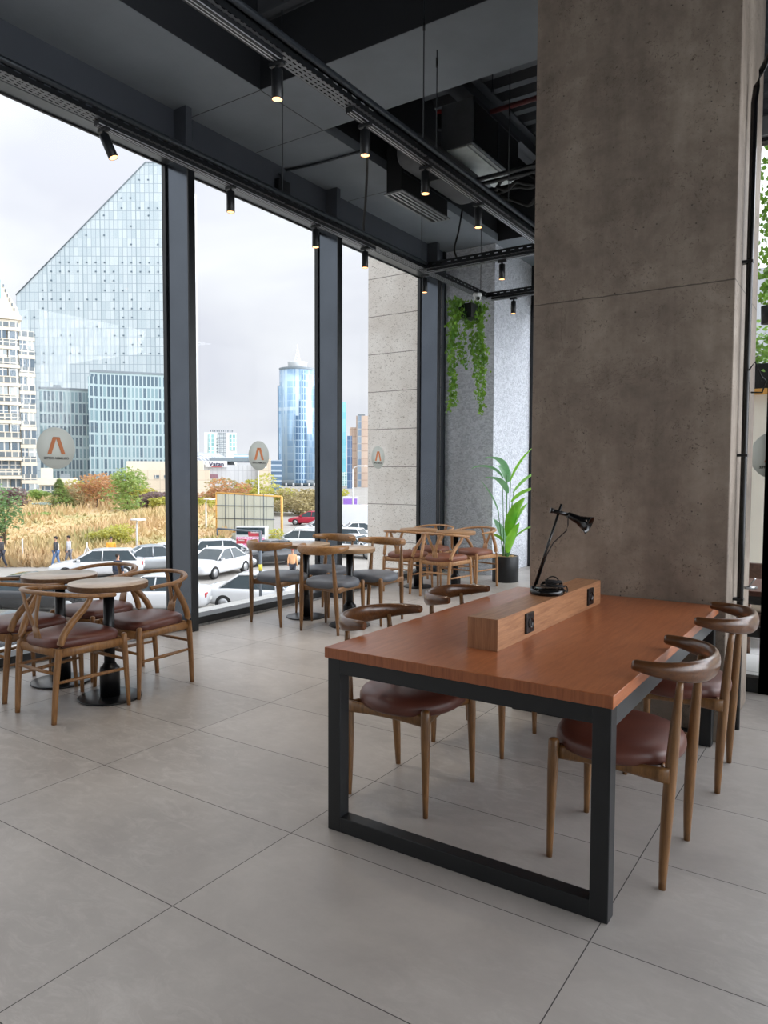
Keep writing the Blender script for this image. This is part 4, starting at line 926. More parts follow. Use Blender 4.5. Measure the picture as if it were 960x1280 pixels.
def car(loc, rz, paint, label, hatch=False, scale=1.):
    e = empty('parked_car', loc, rz, label, 'car', 'cars on the street below'); e.scale = (scale,)*3
    loft(MB(), [(-2.25, .66, .42, .78), (-2.18, .80, .32, .92), (-1.9, .86, .24, .98), (-1.2, .89, .2, .98), (0, .90, .2, .95), (1.0, .89, .2, .93), (1.6, .87, .22, .84), (2.05, .80, .26, .74), (2.22, .62, .34, .64)], 20, .42).build('body', paint, e)
    rear = -1.95 if hatch else -1.55; rt = -1.55 if hatch else -.85
    def cab(k, z0, z1, inset): return [(-.80+inset, rear), (.80-inset, rear), (.80-inset, 1.05), (-.80+inset, 1.05)], [(-.60+inset, rt), (.60-inset, rt), (.60-inset, .20), (-.60+inset, .20)]
    g = MB(); b, tpp = cab(0, 0, 0, 0)
    g.add([(x, y_, .90) for y_, x in b]+[(x, y_, 1.40) for y_, x in tpp], [(0, 1, 5, 4), (1, 2, 6, 5), (2, 3, 7, 6), (3, 0, 4, 7), (4, 5, 6, 7)], False); g.build('window', m_carg, e)
    rf = loft(MB(), [(rt-.12, .56, 1.36, 1.40), (rt, .62, 1.36, 1.44), (-.3, .64, 1.37, 1.47), (.15, .61, 1.36, 1.44), (.26, .56, 1.35, 1.40)], 16, .5)
    for s in (-1, 1):
        for (x0, x1) in ((rear, rt), (1.05, .20)): rf.tube([(x0, .80*s, .92), (x1, .60*s, 1.39)], [(.035, .035)]*2, 6)
        rf.tube([(-.30, .81*s, .92), (-.32, .61*s, 1.39)], [(.03, .03)]*2, 6)
    rf.build('roof', paint, e)
    for s in (-1, 1):
        for x in (-1.35, 1.38):
            rotx = Matrix.Rotation(PI/2, 4, 'X'); wl = MB().lathe([(.20, -.10), (.31, -.10), (.33, -.07), (.33, .07), (.31, .10), (.20, .10)], (x, .80*s, .33), 24, rotx).build('wheel', m_tyre, e)
            MB().lathe([(.001, -.105), (.06, -.108), (.20, -.10), (.20, .10), (.06, .108), (.001, .105)], (x, .80*s, .33), 20, rotx, caps=False).build('rim', m_rim, wl)
        MB().bbox((2.02, .44*s-.17, .58), (2.17, .44*s+.20, .70), .03).build('headlight', m_head, e); MB().bbox((-2.24, .60*s-.16, .66), (-2.10, .60*s+.16, .84), .03).build('tail_light', m_tail, e)
        MB().bbox((.70, .86*s-.04, .90), (.86, .86*s+.10*s+.04, 1.02), .03).build('mirror', paint, e)
    MB().bbox((2.12, -.42, .36), (2.235, .42, .54), .02).build('grille', m_black, e); MB().box((2.235, -.25, .40), (2.245, .25, .50)).build('number_plate', m_plate, e); MB().box((-2.27, -.25, .50), (-2.25, .25, .62)).build('number_plate', m_plate, e)
    return e
def hd_(deg): return YAW+math.radians(deg)       # heading measured from the street's own direction
c0 = car(at(120, 36.5), hd_(195), m_carw, 'white hatchback behind the left café tables, bonnet to the left', True)
dn = lambda u, d, deg, lab: dup(c0, at(u, d), hd_(deg), lab)
car(at(180, 38.5), hd_(205), m_cars, 'silver saloon parked just left of the thick window post')
cw = car(at(270, 37.5), hd_(-112), m_carw, 'white saloon facing the café, right of the thick window post')
dup(c0, at(226, 41), hd_(75), 'white car half hidden behind the thick window post, rear to the street')
dup(c0, at(284, 42.5), hd_(15), 'white car behind the saloon that faces the café')
dup(cw, at(190, 27.5), hd_(178), 'white saloon close below the window with its red tail light by the post')
ck = car(at(338, 42.0), hd_(-150), m_cark, 'dark saloon beyond the backs of the grey chairs')
dup(cw, at(330, 28.0), hd_(-8), 'white car low behind the legs of the grey chairs')
dup(ck, at(2, 19.5), hd_(5), 'black car at the left edge close under the window')
dup(ck, at(45, 27.5), hd_(4), 'dark car roof behind the left round tables')
dup(cw, at(445, 46), hd_(-30), 'white car seen over the middle tables beside the stone pier')
dup(c0, at(425, 52), hd_(160), 'white hatchback just right of the second window post'); dup(cw, at(452, 58), hd_(10), 'white saloon in the far row beside the stone pier')
dup(c0, at(372, 50), hd_(170), 'white hatchback behind the dark saloon'); car(at(388, 75), hd_(170), plain('red_car_paint', (176, 40, 62), .3), 'red car far behind the middle tables')
dup(c0, at(400, 62), hd_(190), 'pale car in the far row left of the second window post')
# white van
v_ = empty('white_van', at(446, 66), hd_(10), 'white delivery van beyond the parked cars next to the stone pier', 'van')
MB().bbox((-2.6, -1, .4), (1.5, 1, 2.5), .08, 3).build('cargo_body', m_carw, v_); MB().prism([(1.5, .4), (2.6, .4), (2.6, 1.1), (2.0, 2.1), (1.5, 2.3)], -.95, .95, 'y').build('cab', m_carw, v_)
MB().prism([(2.03, 2.02), (2.5, 1.25), (2.53, 1.27), (2.06, 2.05)], -.8, .8, 'y').build('windscreen', m_carg, v_)
for x in (-1.6, 1.8):
    for s in (-1, 1): MB().lathe([(.001, -.12), (.36, -.12), (.36, .12), (.001, .12)], (x, .85*s, .36), 20, Matrix.Rotation(PI/2, 4, 'X'), caps=False).build('wheel', m_tyre, v_)

# street furniture
m_yel = plain('yellow_timber', (214, 164, 84), .7); m_canvas = tiles('grey_green_canvas', (196, 198, 184), (150, 152, 142), .55, .62, .02); m_grey = plain('galvanised_pole', (96, 104, 112), .5, .3)
def local_from(u0, u1, d, tilt=0): 
    p0, p1 = at(u0, d), at(u1, d+tilt); return p0, (p1-p0).length, math.atan2((p1-p0).y, (p1-p0).x)
p0, LB, ang = local_from(270, 352, 58, -1.5); zb, zt = zz(664, 58, 300), zz(616, 58, 300)
bb = empty('billboard', (p0.x, p0.y, 0), ang, 'large blank billboard seen from behind with a yellow timber frame', 'billboard'); H_ = zt-zb
def rp(x0, z0, x1, z1, t, y=0): return MB().tube([(x0, y, z0), (x1, y, z1)], t, 6)
MB().box((.1, -.03, zb+.02), (LB*.88, .03, zt-.05)).build('panel', m_canvas, bb)
f = rp(0, zb, LB, zb-.1, .06).tube([(0, 0, zt), (LB, 0, zt-.25)], .07, 6).tube([(0, 0, zb), (0, 0, zt)], .06, 6).tube([(LB, 0, GZ), (LB, 0, zt-.25)], .10, 6); f.build('frame', m_yel, bb)
f = MB()
for k in range(1, 6): f.tube([(LB*.88*k/6, -.06, zb), (LB*.88*k/6, -.06, zt-.05)], .025, 5)
for k in range(1, 3): f.tube([(0, -.07, zb+H_*k/3), (LB*.9, -.07, zb+H_*k/3)], .03, 5)
f.build('back_rails', m_grey, bb); f = MB()
for k in range(3): f.tube([(.5+LB*.4*k, 0, GZ), (.5+LB*.4*k, 0, zb)], .07, 6)
f.build('post', m_grey, bb); MB().box((1.0, -.04, zb-1.6), (LB*.45, .0, zb-.1)).build('lower_panel', m_canvas, bb)
D = 26; sp_ = empty('sign_pole', at(325, D), 0, 'grey pole with two small red direction boards and an arm, outside the middle pane', 'sign pole'); s0 = at(325, D)
MB().tube([(0, 0, 0), (0, 0, zz(664, D, 325)-GZ)], .055, 10).build('pole', m_grey, sp_)
e0 = at(271, D, zz(661, D, 271))-s0; e1 = at(326, D, zz(665, D, 325))-s0; MB().tube([e0, e1], .035, 8).tube([e0, e0-Vector((0, 0, .25))], .03, 8).build('arm', m_grey, sp_)
MB().tube([(0, 0, zz(714, D, 325)-GZ), (0, 0, zz(706, D, 325)-GZ)], .07, 10).build('yellow_band', plain('yellow_band', (226, 206, 70), .5), sp_)
m_red = plain('red_board', (186, 62, 76), .5)
for (ua, va, ub, vb) in ((310, 664, 327, 671), (295, 674, 308, 680)):
    a_ = at(ua, D, zz(va, D, ua))-s0; b_ = at(ub, D, zz(vb, D, ub))-s0; dx = Vector((b_.x-a_.x, b_.y-a_.y, 0)); m = MB(); nn = CF*.02
    q = [a_, a_+dx, a_+dx+Vector((0, 0, b_.z-a_.z)), a_+Vector((0, 0, b_.z-a_.z))]; m.add([x-nn for x in q]+[x+nn for x in q], [(0, 1, 2, 3), (7, 6, 5, 4), (0, 4, 5, 1), (1, 5, 6, 2), (2, 6, 7, 3), (3, 7, 4, 0)], False); bd = m.build('board', m_red, sp_)
    m = MB(); k0 = a_+dx*.2+Vector((0, 0, (b_.z-a_.z)*.38))-nn*1.4
    for j in range(9): m.box(tuple(k0+dx*(.066*j)), tuple(k0+dx*(.066*j+.045)+Vector((0, 0, -(b_.z-a_.z)*(.2 if j % 3 else .32)))))
    m.build('lettering', m_plate, bd)
def lamp_post(u, d, vt, arm, lab):
    e = empty('street_lamp', at(u, d), 0, lab, 'street lamp'); z = zz(vt, d, u)-GZ; MB().tube([(0, 0, 0), (0, 0, z)], [.09, .05], 8).build('pole', m_lp, e)
    MB().tube(smooth([Vector((0, 0, z)), CR*arm*.4+Vector((0, 0, z+.25)), CR*arm+Vector((0, 0, z+.3))], 4), .04, 8).build('arm', m_lp, e); c = CR*arm+Vector((0, 0, z+.28)); MB().bbox(tuple(c-Vector((.35, .35, .06))), tuple(c+Vector((.35, .35, .04))), .03).build('lamp_head', m_white, e)
m_lp = plain('pale_lamp_post', (206, 208, 208), .5)
lamp_post(323, 62, 588, .2, 'slim pale lamp post rising to the round sign on the middle pane'); lamp_post(441, 70, 586, 1.0, 'pale street lamp with an arm beside the brown towers'); lamp_post(170, 47, 655, .1, 'thin grey post behind the silver saloon'); lamp_post(257, 60, 628, .3, 'short street lamp with blue banner near the thick window post')
fl = tag(MB().tube([at(427, 70), at(427, 70, 0)], .05, 6).build('flag_pole', m_lp), 'thin flag pole next to the second window post', 'pole')
kd = 46; p0 = at(294, kd); kk = empty('kiosk', p0, YAW, 'white street kiosk with a magenta pattern below the red boards', 'kiosk')
MB().bbox((0, 0, 0), (1.9, 1.2, 1.9), .03).build('booth', m_carw, kk)
def pink():
    k = NB('magenta_floral_print'); n_ = k.noise(k.coord(scale=(3, 3, 3)), 2.4, 3, .6, 1.5); k.set(Base_Color=k.ramp(n_, [(.46, s2l((244, 226, 236))), (.5, s2l((206, 60, 140))), (.56, s2l((236, 150, 196)))], 'CONSTANT'), Roughness=.5); return k.m
MB().box((.05, -.012, .45), (1.85, 0, 1.25)).build('print_panel', pink(), kk); MB().box((.05, -.012, 1.4), (1.85, 0, 1.85)).build('window', m_carg, kk)
v2 = empty('kiosk', at(422+6, 74), YAW, 'small violet and white advertising cube beyond the far parked cars', 'kiosk'); MB().bbox((0, 0, 0), (1.6, .8, 3.0), .05).build('booth', m_carw, v2); MB().box((.1, -.02, 1.4), (1.5, 0, 2.8)).build('print_panel', plain('violet_print', (150, 110, 200), .5), v2)

# people on the pavement
def person(u, d, lab, top, legs, skin=(196, 150, 124), hair=(40, 34, 30), face=0, stride=.22, h=1.72, arms=.12):
    e = empty('person', at(u, d), hd_(face), lab, 'person'); k = h/1.75
    def skinned(name, joints, edges, mat, parent=e):
        me = bpy.data.meshes.new(name); me.from_pydata([Vector(j[0])*k for j in joints], edges, []); me.materials.append(mat); o = bpy.data.objects.new(name, me); C.objects.link(o); o.parent = parent
        sm = o.modifiers.new('skin', 'SKIN'); sm.use_smooth_shade = True
        for v, j in zip(me.skin_vertices[0].data, joints): v.radius = (j[1]*k, (j[2] if len(j) > 2 else j[1])*k)
        me.skin_vertices[0].data[0].use_root = True; ss = o.modifiers.new('sub', 'SUBSURF'); ss.levels = 1; ss.render_levels = 2; return o
    S = stride; sk = plain_skin(skin)
    # continuous body
    J = [((0, 0, .95), .12, .15), ((0, 0, 1.15), .11, .14), ((0, 0, 1.38), .12, .17), ((0, 0, 1.50), .05), ((.01, 0, 1.56), .05), ((.02, 0, 1.64), .085, .075), ((.015, 0, 1.74), .06, .055),
         ((0, .18, 1.42), .055), ((-S*.3, .23, 1.16), .042), ((-S*.1, .24, .93), .032), ((.0, .24, .85), .038), ((0, -.18, 1.42), .055), ((S*.4, -.23, 1.16), .042), ((S*.9, -.22, .95), .032), ((S*1.1, -.22, .87), .038),
         ((0, .09, .90), .085), ((S*.5, .09, .50), .055), ((S*.9, .09, .09), .04), ((S*.9+.14, .09, .04), .035), ((0, -.09, .90), .085), ((-S*.3, -.09, .50), .055), ((-S*1.1, -.09, .10), .04), ((-S*1.1+.13, -.09, .04), .035)]
    Ed = [(0, 1), (1, 2), (2, 3), (3, 4), (4, 5), (5, 6), (2, 7), (7, 8), (8, 9), (9, 10), (2, 11), (11, 12), (12, 13), (13, 14), (0, 15), (15, 16), (16, 17), (17, 18), (0, 19), (19, 20), (20, 21), (21, 22)]
    skinned('body', J, Ed, sk)
    g = 1.22; skinned('jacket', [((0, 0, .92), .15, .18), ((0, 0, 1.15), .135, .17), ((0, 0, 1.38), .14, .19), ((0, 0, 1.49), .075)]+[(j[0], j[1]*1.45) for j in J[7:10]]+[(j[0], j[1]*1.45) for j in J[11:14]], [(0, 1), (1, 2), (2, 3), (2, 4), (4, 5), (5, 6), (2, 7), (7, 8), (8, 9)], top)
    skinned('trousers', [((0, 0, .95), .14, .17)]+[(j[0], j[1]*1.35) for j in J[15:18]]+[(j[0], j[1]*1.35) for j in J[19:22]], [(0, 1), (1, 2), (2, 3), (0, 4), (4, 5), (5, 6)], legs)
    hm = MB(); bm = bmesh.new(); bmesh.ops.create_uvsphere(bm, u_segments=14, v_segments=8, radius=.105*k)
    for v in bm.verts: v.co = Vector((v.co.x*1.05-.012, v.co.y*.92, v.co.z*.95+1.715*k)); 
    bmesh.ops.delete(bm, geom=[v for v in bm.verts if v.co.z < 1.68*k and v.co.x > -.03], context='VERTS'); hm.bm(bm).build('hair', plain('dark_hair', hair, .7), e)
    for s in (-1, 1): MB().lathe([(.001, .0), (.012, .0), (.001, .01)], (.10*k, .033*s*k, 1.66*k), 8, Matrix.Rotation(PI/2, 4, 'Y')).build('eye', m_black, e)
    return e
_sk = {}
def plain_skin(c):
    if c not in _sk: _sk[c] = plain('skin', c, .55)
    return _sk[c]
jn = plain('blue_jeans', (92, 120, 160), .8); dk = plain('dark_trousers', (50, 54, 64), .8)
person(68, 40.0, 'person in a black jacket and blue jeans walking left', plain('black_jacket', (42, 44, 50), .7), jn, face=180)
person(84, 40.5, 'person in a grey top walking behind the one in the black jacket', plain('grey_top', (176, 174, 176), .8), plain('grey_trousers', (110, 110, 116), .8), face=180)
person(137.5, 39.8, 'person in an orange jacket behind the parked cars', plain('orange_jacket', (232, 160, 50), .7), dk, face=-60)
person(145.5, 32.0, 'person in a navy jacket standing between the parked cars', plain('navy_jacket', (50, 60, 82), .7), dk, face=70, stride=.1, h=1.66)
person(-.5, 40.0, 'person in dark clothes cut by the left edge of the picture', plain('charcoal_coat', (50, 48, 52), .7), dk, face=180)
person(365.5, 35.0, 'person in a pale orange hooded top behind the grey chairs', plain('peach_hoodie', (230, 176, 130), .7), dk, hair=(150, 60, 56), face=-95, stride=.08, h=1.6)

# ------------------------------------------------------------------ buildings
def curtain(name, c1, c2, mort, w, h, mw=.03, rough=.3, metal=0., big=None, noise=None):
    k = NB(name); g = k.n('ShaderNodeTexCoord'); sp = k.n('ShaderNodeSeparateXYZ'); k.l(g.outputs['Object'], sp.inputs[0]); cb = k.n('ShaderNodeCombineXYZ')
    k.l(k.math('ADD', sp.outputs[0], sp.outputs[1]), cb.inputs[0]); k.l(sp.outputs[2], cb.inputs[1])
    br = k.n('ShaderNodeTexBrick', offset=0.); br.inputs['Scale'].default_value = 1; br.inputs['Brick Width'].default_value = w; br.inputs['Row Height'].default_value = h; br.inputs['Mortar Size'].default_value = mw; br.inputs['Bias'].default_value = 0
    for i, c in ((1, c1), (2, c2), (3, mort)): br.inputs[i].default_value = s2l(c)
    k.l(cb.outputs[0], br.inputs[0]); col = br.outputs[0]
    if noise:
        wn = k.n('ShaderNodeTexBrick', offset=0.); wn.inputs['Scale'].default_value = 1; wn.inputs['Brick Width'].default_value = w; wn.inputs['Row Height'].default_value = h; wn.inputs['Mortar Size'].default_value = 0.; wn.inputs[1].default_value = (0, 0, 0, 1); wn.inputs[2].default_value = (1, 1, 1, 1)
        k.l(cb.outputs[0], wn.inputs[0]); f_ = k.ramp(wn.outputs[0], [(0, (0, 0, 0, 1)), (noise[0], (1, 1, 1, 1))], 'CONSTANT'); col = k.mix(f_, col, s2l(noise[1]))
        col = k.mix(br.outputs['Fac'], col, s2l(mort))
    if big:
        b2 = k.n('ShaderNodeTexBrick', offset=0.); b2.inputs['Scale'].default_value = 1; b2.inputs['Brick Width'].default_value = big[0]; b2.inputs['Row Height'].default_value = big[1]; b2.inputs['Mortar Size'].default_value = big[2]
        k.l(cb.outputs[0], b2.inputs[0]); col = k.mix(b2.outputs['Fac'], col, s2l(big[3]))
    k.set(Base_Color=col, Roughness=rough, Metallic=metal); return k.m
class Lot:      # a building set out in its own frame: x along its front, y away, z up
    def __init__(s, name, u, d, label, cat='building', turn=None):
        if turn is None: turn = math.atan((480-u)/FPX)      # most of them face the café
        s.e = empty(name, at(u, d), YAW+turn, label, cat); s.u, s.d, s.c = u, d, math.cos(turn)
    def x(s, u): return (u-s.u)*s.d/FPX*s.c
    def z(s, v): return zz(v, s.d, s.u)-GZ
    def box(s, part, u0, u1, v0, v1, y0, y1, mat, parent=None): return MB().box((s.x(u0), y0, s.z(v1) if v1 is not None else 0), (s.x(u1), y1, s.z(v0))).build(part, mat, parent or s.e)
# glass pyramid tower
b = Lot('glass_tower', 130, 260, 'huge pale glass tower with a slanting pyramid roof line', turn=0)
m_tower = curtain('pale_curtain_wall', (180, 193, 198), (200, 210, 213), (154, 166, 172), 1.58, 3.15, .10, .2, .15, (6.32, 400, .18, (150, 164, 170)), None)
poly = [(b.x(25), 0), (b.x(228), 0), (b.x(228), b.z(211)), (b.x(187), b.z(211)), (b.x(25), b.z(372))]
n = len(poly); dxb = -2.0; sh_ = [(x, 0, z) for x, z in poly]+[(x+dxb, 31, z) for x, z in poly]
MB().add(sh_, [tuple(range(n)), tuple(range(2*n-1, n-1, -1))]+[(k, n+k, n+(k+1) % n, (k+1) % n) for k in range(n)], False).build('facade', m_tower, b.e)
m_sill = plain('tower_edge_trim', (120, 130, 136), .5)
MB().tube([(b.x(25), -.2, b.z(372)), (b.x(187), -.2, b.z(211)), (b.x(228), -.2, b.z(211))],   .2, 6).build('roof_edge', m_sill, b.e)
MB().add([(b.x(228)+.05, 0, 0), (b.x(228)+.05, 0, b.z(211)), (b.x(228)+dxb+.05, 31, b.z(211)), (b.x(228)+dxb+.05, 31, 0), (b.x(228)-.5, 0, 0), (b.x(228)-.5, 0, b.z(211)), (b.x(228)+dxb-.5, 31, b.z(211)), (b.x(228)+dxb-.5, 31, 0)], [(0, 3, 2, 1), (4, 5, 6, 7), (0, 1, 5, 4), (1, 2, 6, 5), (2, 3, 7, 6), (3, 0, 4, 7)], False).build('side_wall', curtain('grey_stone_side', (188, 192, 192), (200, 204, 203), (170, 174, 174), 3, 3.2, .06), b.e)
rnd = random.Random(4); m_vent = plain('open_vent', (96, 112, 122), .5); row = [v for v in (232, 254, 266, 275, 288, 299, 310, 332, 343, 354, 366, 377, 388, 399, 410, 421, 432, 443, 454)]
cnt = 0
for v in row:
    for u in range(36, 212, 11):
        if v > 372-(u-25)*.994+9 and cnt < 96 and rnd.random() < (.75 if v in (332, 343, 443) else .30):
            b.box('opening_vent', u-1.0, u+1.0, v-.9, v+.9, -.14, .02, m_vent); cnt += 1
# reflection in the tower's glass, built as lower blocks standing before it
m_teal = curtain('reflected_office_glass', (112, 138, 146), (152, 176, 178), (172, 186, 188), .98, 3.1, .16, .2, .1, (7.8, 3.1,   .30, (164, 182, 184)), (.42, (84, 104, 116)))
b = Lot('reflected_office', 85, 200, 'reflection in the glass tower built as a teal block, left of the taller one'); b.box('facade', 51, 114, 487, 620, 0, 18, m_teal); b.box('parapet', 51, 114, 485.5, 488, -.2, 18, m_sill)
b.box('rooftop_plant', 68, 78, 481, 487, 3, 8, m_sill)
b = Lot('reflected_office', 165, 190, 'reflection in the glass tower built as a taller teal block'); b.box('facade', 115, 216, 467, 620, 0, 20, m_teal); b.box('parapet', 115, 216, 465.5, 468, -.2, 20, m_sill); b.box('rooftop_plant', 140, 160, 463, 467, 4, 10, m_sill)
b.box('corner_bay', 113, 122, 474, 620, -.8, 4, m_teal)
# apartment block
m_cream = plain('cream_render', (206, 199, 184), .8, 0, .04, .5); m_win = curtain('apartment_glass', (74, 90, 104), (104, 120, 132), (190, 190, 186), 1.0, 2.2, .10, .15); m_rail = curtain('balcony_rail_panel', (88, 98, 106), (118, 128, 132), (196, 192, 182), .95, 1.1, .10, .4); m_curt = curtain('curtained_glass', (150, 160, 164), (186, 190, 188), (226, 224, 216), .9, 2.2, .1, .3)
b = Lot('apartment_block', 0, 118, 'cream apartment block with stacked glazed balconies at the left edge')
b.box('wall', -62, 30, 398, 640, .9, 14, m_cream); b.box('wall', 26, 44, 420, 640, 1.6, 12, m_cream)
rnd = random.Random(2)
for k in range(11):
    v = 411+23*k
    b.box('balcony_slab', -62, 28, v-.5, v+3.6, -.9, 1.0, m_cream)
    r_ = b.box('balcony_rail', -60, 26.5, v-8.5, v-1, -.85, -.75, m_rail); b.box('handrail', -60, 26.5, v-9.2, v-8.3, -.95, -.65, m_cream, r_)
    if k: 
        yf = -.72 if k < 8 else .7
        for (ua, ub) in ((-60, -31), (-30, -2), (-1, 12), (13.5, 26)): b.box('window', ua, ub, v-19, v-(8.8 if k < 8 else 1), yf, yf+.2, m_win if rnd.random() < .6 else m_curt)
    v2_ = 420+22.6*k
    if k < 10:
        b.box('balcony_slab', 27, 48, v2_-.5, v2_+4, .2, 2, m_cream); b.box('balcony_rail', 28, 47.5, v2_-8, v2_-1, .25, .35, m_rail)
        b.box('window', 28, 36.5, v2_+4, v2_+14.5, .3, .6, m_win); b.box('window', 37, 47.2, v2_+4, v2_+14.5, .3, .6, m_win if k % 2 else m_curt)
g = MB(); zt0, zt1 = b.z(396), b.z(335)
MB().prism([(b.x(-62), b.z(400)), (b.x(30), b.z(400)), (b.x(27), b.z(385)), (b.x(0), b.z(345)), (b.x(-14), b.z(325)), (b.x(-62), b.z(325))], .3, 12, 'y').build('roof_gable', m_cream, b.e)
b.box('roof_window', 1, 6, 352, 375, .1, .35, plain('teal_glass', (120, 176, 182), .2))
for k in range(6): b.box('roof_window', 9+k*2.6, 10.4+k*2.6, 357+k*5.5, 361+k*5.5, .15, .35, m_win)
b.box('cornice', -62, 31, 396, 401, -1.2, 1, m_cream)
# low buildings of the mall
m_beige = curtain('beige_panel_wall', (206, 192, 170), (214, 200, 180), (186, 172, 152), 2.4, 2.0, .06, .8); m_paleg = curtain('pale_grey_metal_wall', (192, 194, 197), (202, 204, 206), (176, 178, 182), .9, 6, .06, .6)
b = Lot('low_shop_building', 70, 130, 'low white building under the round sign beside the apartment block'); b.box('wall', 49, 96, 605, 640, 0, 12, m_cream); b.box('roof_block', 51, 66, 585, 606, 1, 8, m_cream); b.box('roof_slab', 47, 97, 598, 606, -1.2, 12, m_cream); b.box('window', 52, 84, 608, 618, -.1, .1, m_win); b.box('roof_unit', 76, 88, 592, 600, 1, 4, m_sill)
b = Lot('mall_wing', 200, 150, 'beige mall wing seen left of the thick window post'); b.box('wall', 158, 241, 588, 640, 0, 20, m_beige); b.box('upper_storey', 158, 236, 576.5, 588, 3, 18, m_cream)
for k, (ua, ub) in enumerate(((193, 199), (205, 208), (210, 213), (216, 222))): b.box('window', ua, ub, 594, 598.5, -.12, .1, m_win)
b = Lot('mall_building', 290, 150, 'pale grey mall with a domed glass roof and a white shop sign'); b.box('wall', 243, 337, 581, 640, 4, 30, m_paleg); b.box('wall_band', 243, 337, 610, 617, 3.5, 4.2, plain('rose_band', (196, 172, 168), .7)); b.box('cream_wing', 243, 254.5, 576, 612, 1, 10, m_cream); b.box('beige_wing', 243, 262, 588, 640, .5, 4.2, m_beige); b.box('beige_wing', 325, 340, 573, 612, 2, 12, m_beige)
sgn = b.box('shop_sign', 256.5, 284, 576, 583.6, 3.2, 3.9, m_white)
def word(txt, b, uc, vb, size, y, mat, par):
    return text_part(txt, size, .06, .02, mat, par, (b.x(uc), y, b.z(vb)), (PI/2, 0, 0))
m_navy = plain('navy_letters', (52, 46, 84), .5); word('Vatan', b, 270.5, 582.6, 1.35, 3.13, m_navy, sgn); b.box('underline', 264, 277, 583, 583.8, 3.1, 3.2, plain('red_line', (190, 70, 76), .5), sgn)
b.box('window_band', 256, 272, 593, 598, 3.6, 4.1, plain('rose_window_band', (140, 104, 116), .4))
dm = MB(); 
vs = [];  c_ = Vector((b.x(250), 16, b.z(583))); R_ = 3.3
dm.lathe([(R_*2.2*math.cos(a), R_*1.0*math.sin(a)) for a in [k*PI/2/8 for k in range(9)]], c_, 28, caps=False).build('glass_dome', curtain('dome_ribs', (120, 128, 136), (150, 158, 166), (210, 212, 214), .8, .8, .1), b.e)
b.box('canopy', 262, 318, 571, 576, 8, 22, m_sill); b.box('roof_glass', 292, 326, 566, 575, 12, 20, curtain('striped_roof_glass', (120, 160, 180), (170, 200, 210), (230, 234, 236), 30, .55, .18))
b = Lot('hotel_building', 276, 210, 'small white and green glass hotel above the mall, letters along its roof'); b.box('wall', 256, 296, 541, 590, 0, 14, plain('white_render', (228, 232, 228), .7)); m_hg = curtain('green_hotel_glass', (120, 168, 168), (168, 206, 202), (222, 230, 228), 1.0, 1.2, .14)
b.box('window_bay', 261, 269, 543, 578, -.3, .2, m_hg); b.box('window_bay', 288, 296, 543, 563, -.3, .2, m_hg); b.box('lattice_screen', 273, 283, 541, 578, -.35, .1, curtain('grey_lattice', (176, 182, 184), (206, 210, 210), (120, 128, 134), .55, .55, .08))
for k, v in enumerate(range(548, 580, 4)): b.box('window', 271, 272.2, v, v+1.6, -.2, .1, m_win)
for k in range(11): b.box('roof_letter', 263+k*2.7, 264.4+k*2.7, 537.6, 540, .1, .3, m_sill)
# blue round tower
b = Lot('blue_tower', 372, 320, 'round blue glass skyscraper with a white crown and mast'); Rb = b.x(395)-b.x(372); m_blue = curtain('blue_curtain_wall', (130, 164, 196), (168, 196, 220), (176, 198, 214), 1.6, 2.9, .12, .12, .35, (50, 34, .8, (186, 204, 218)), None)
m_bdk = curtain('deep_blue_glass', (72, 104, 136), (96, 128, 158), (150, 174, 192), 1.4, 2.9, .25, .12, .3)
MB().lathe([(Rb, b.z(606)), (Rb, b.z(462))], (0, Rb, 0), 40).build('shaft', m_blue, b.e)
b.box('wing', 348.5, 356, 482, 600, Rb*.5, Rb*1.5, m_blue); b.box('wing', 388, 397, 482, 600, Rb*.5, Rb*1.5, m_blue); b.box('fin', 347, 349, 481, 600, Rb*.7, Rb*1.2, m_sill)
def arcstrip(u0, u1, v0, v1, mat, part):
    x0, x1 = b.x(u0), b.x(u1); A0, A1 = math.asin(x0/Rb), math.asin(x1/Rb); m = MB(); vs = []; N = 6
    for k in range(N+1): a = A0+(A1-A0)*k/N; X, Y = math.sin(a)*(Rb+.35), Rb-math.cos(a)*(Rb+.35); vs += [(X, Y, b.z(v1)), (X, Y, b.z(v0)), (X*.9, Rb-(Rb-Y)*.9, b.z(v1)), (X*.9, Rb-(Rb-Y)*.9, b.z(v0))]
    fs = []
    for k in range(N): i = k*4; fs += [(i, i+4, i+5, i+1), (i+1, i+5, i+7, i+3), (i+2, i+3, i+7, i+6), (i, i+2, i+6, i+4)]
    fs += [(0, 1, 3, 2), (N*4, N*4+2, N*4+3, N*4+1)]; return m.add(vs, fs, False).build(part, mat, b.e)
for (u0, u1, v0, v1) in ((378, 382, 464, 476), (376, 382, 476, 500), (374, 382.5, 500, 520), (370, 383, 520, 555), (368, 383, 555, 604)): arcstrip(u0, u1, v0, v1, m_bdk, 'reflection_strip')  # reflection of another tower, put in as darker strips on the shaft
MB().lathe([(Rb*1.02, b.z(606)), (Rb*1.02, b.z(600)), (Rb*.9, b.z(600))], (0, Rb, 0), 40).lathe([(Rb*.98, b.z(463)), (Rb*1.02, b.z(459)), (Rb*.9, b.z(459))], (0, Rb, 0), 40).build('rim', m_sill, b.e)
MB().lathe([(Rb*.52, b.z(460)), (Rb*.52, b.z(452)), (Rb*.56, b.z(451)), (Rb*.4, b.z(450))], (0, Rb, 0), 32).build('crown', m_white, b.e)
mm = MB(); zc = b.z(450); zt_ = b.z(428)
for s in (-1, 1):
    for s2 in (-1, 1): mm.tube([(s*1.3, Rb+s2*1.3, zc), (s*.25, Rb+s2*.25, zc+(zt_-zc)*.7)], .16, 5)
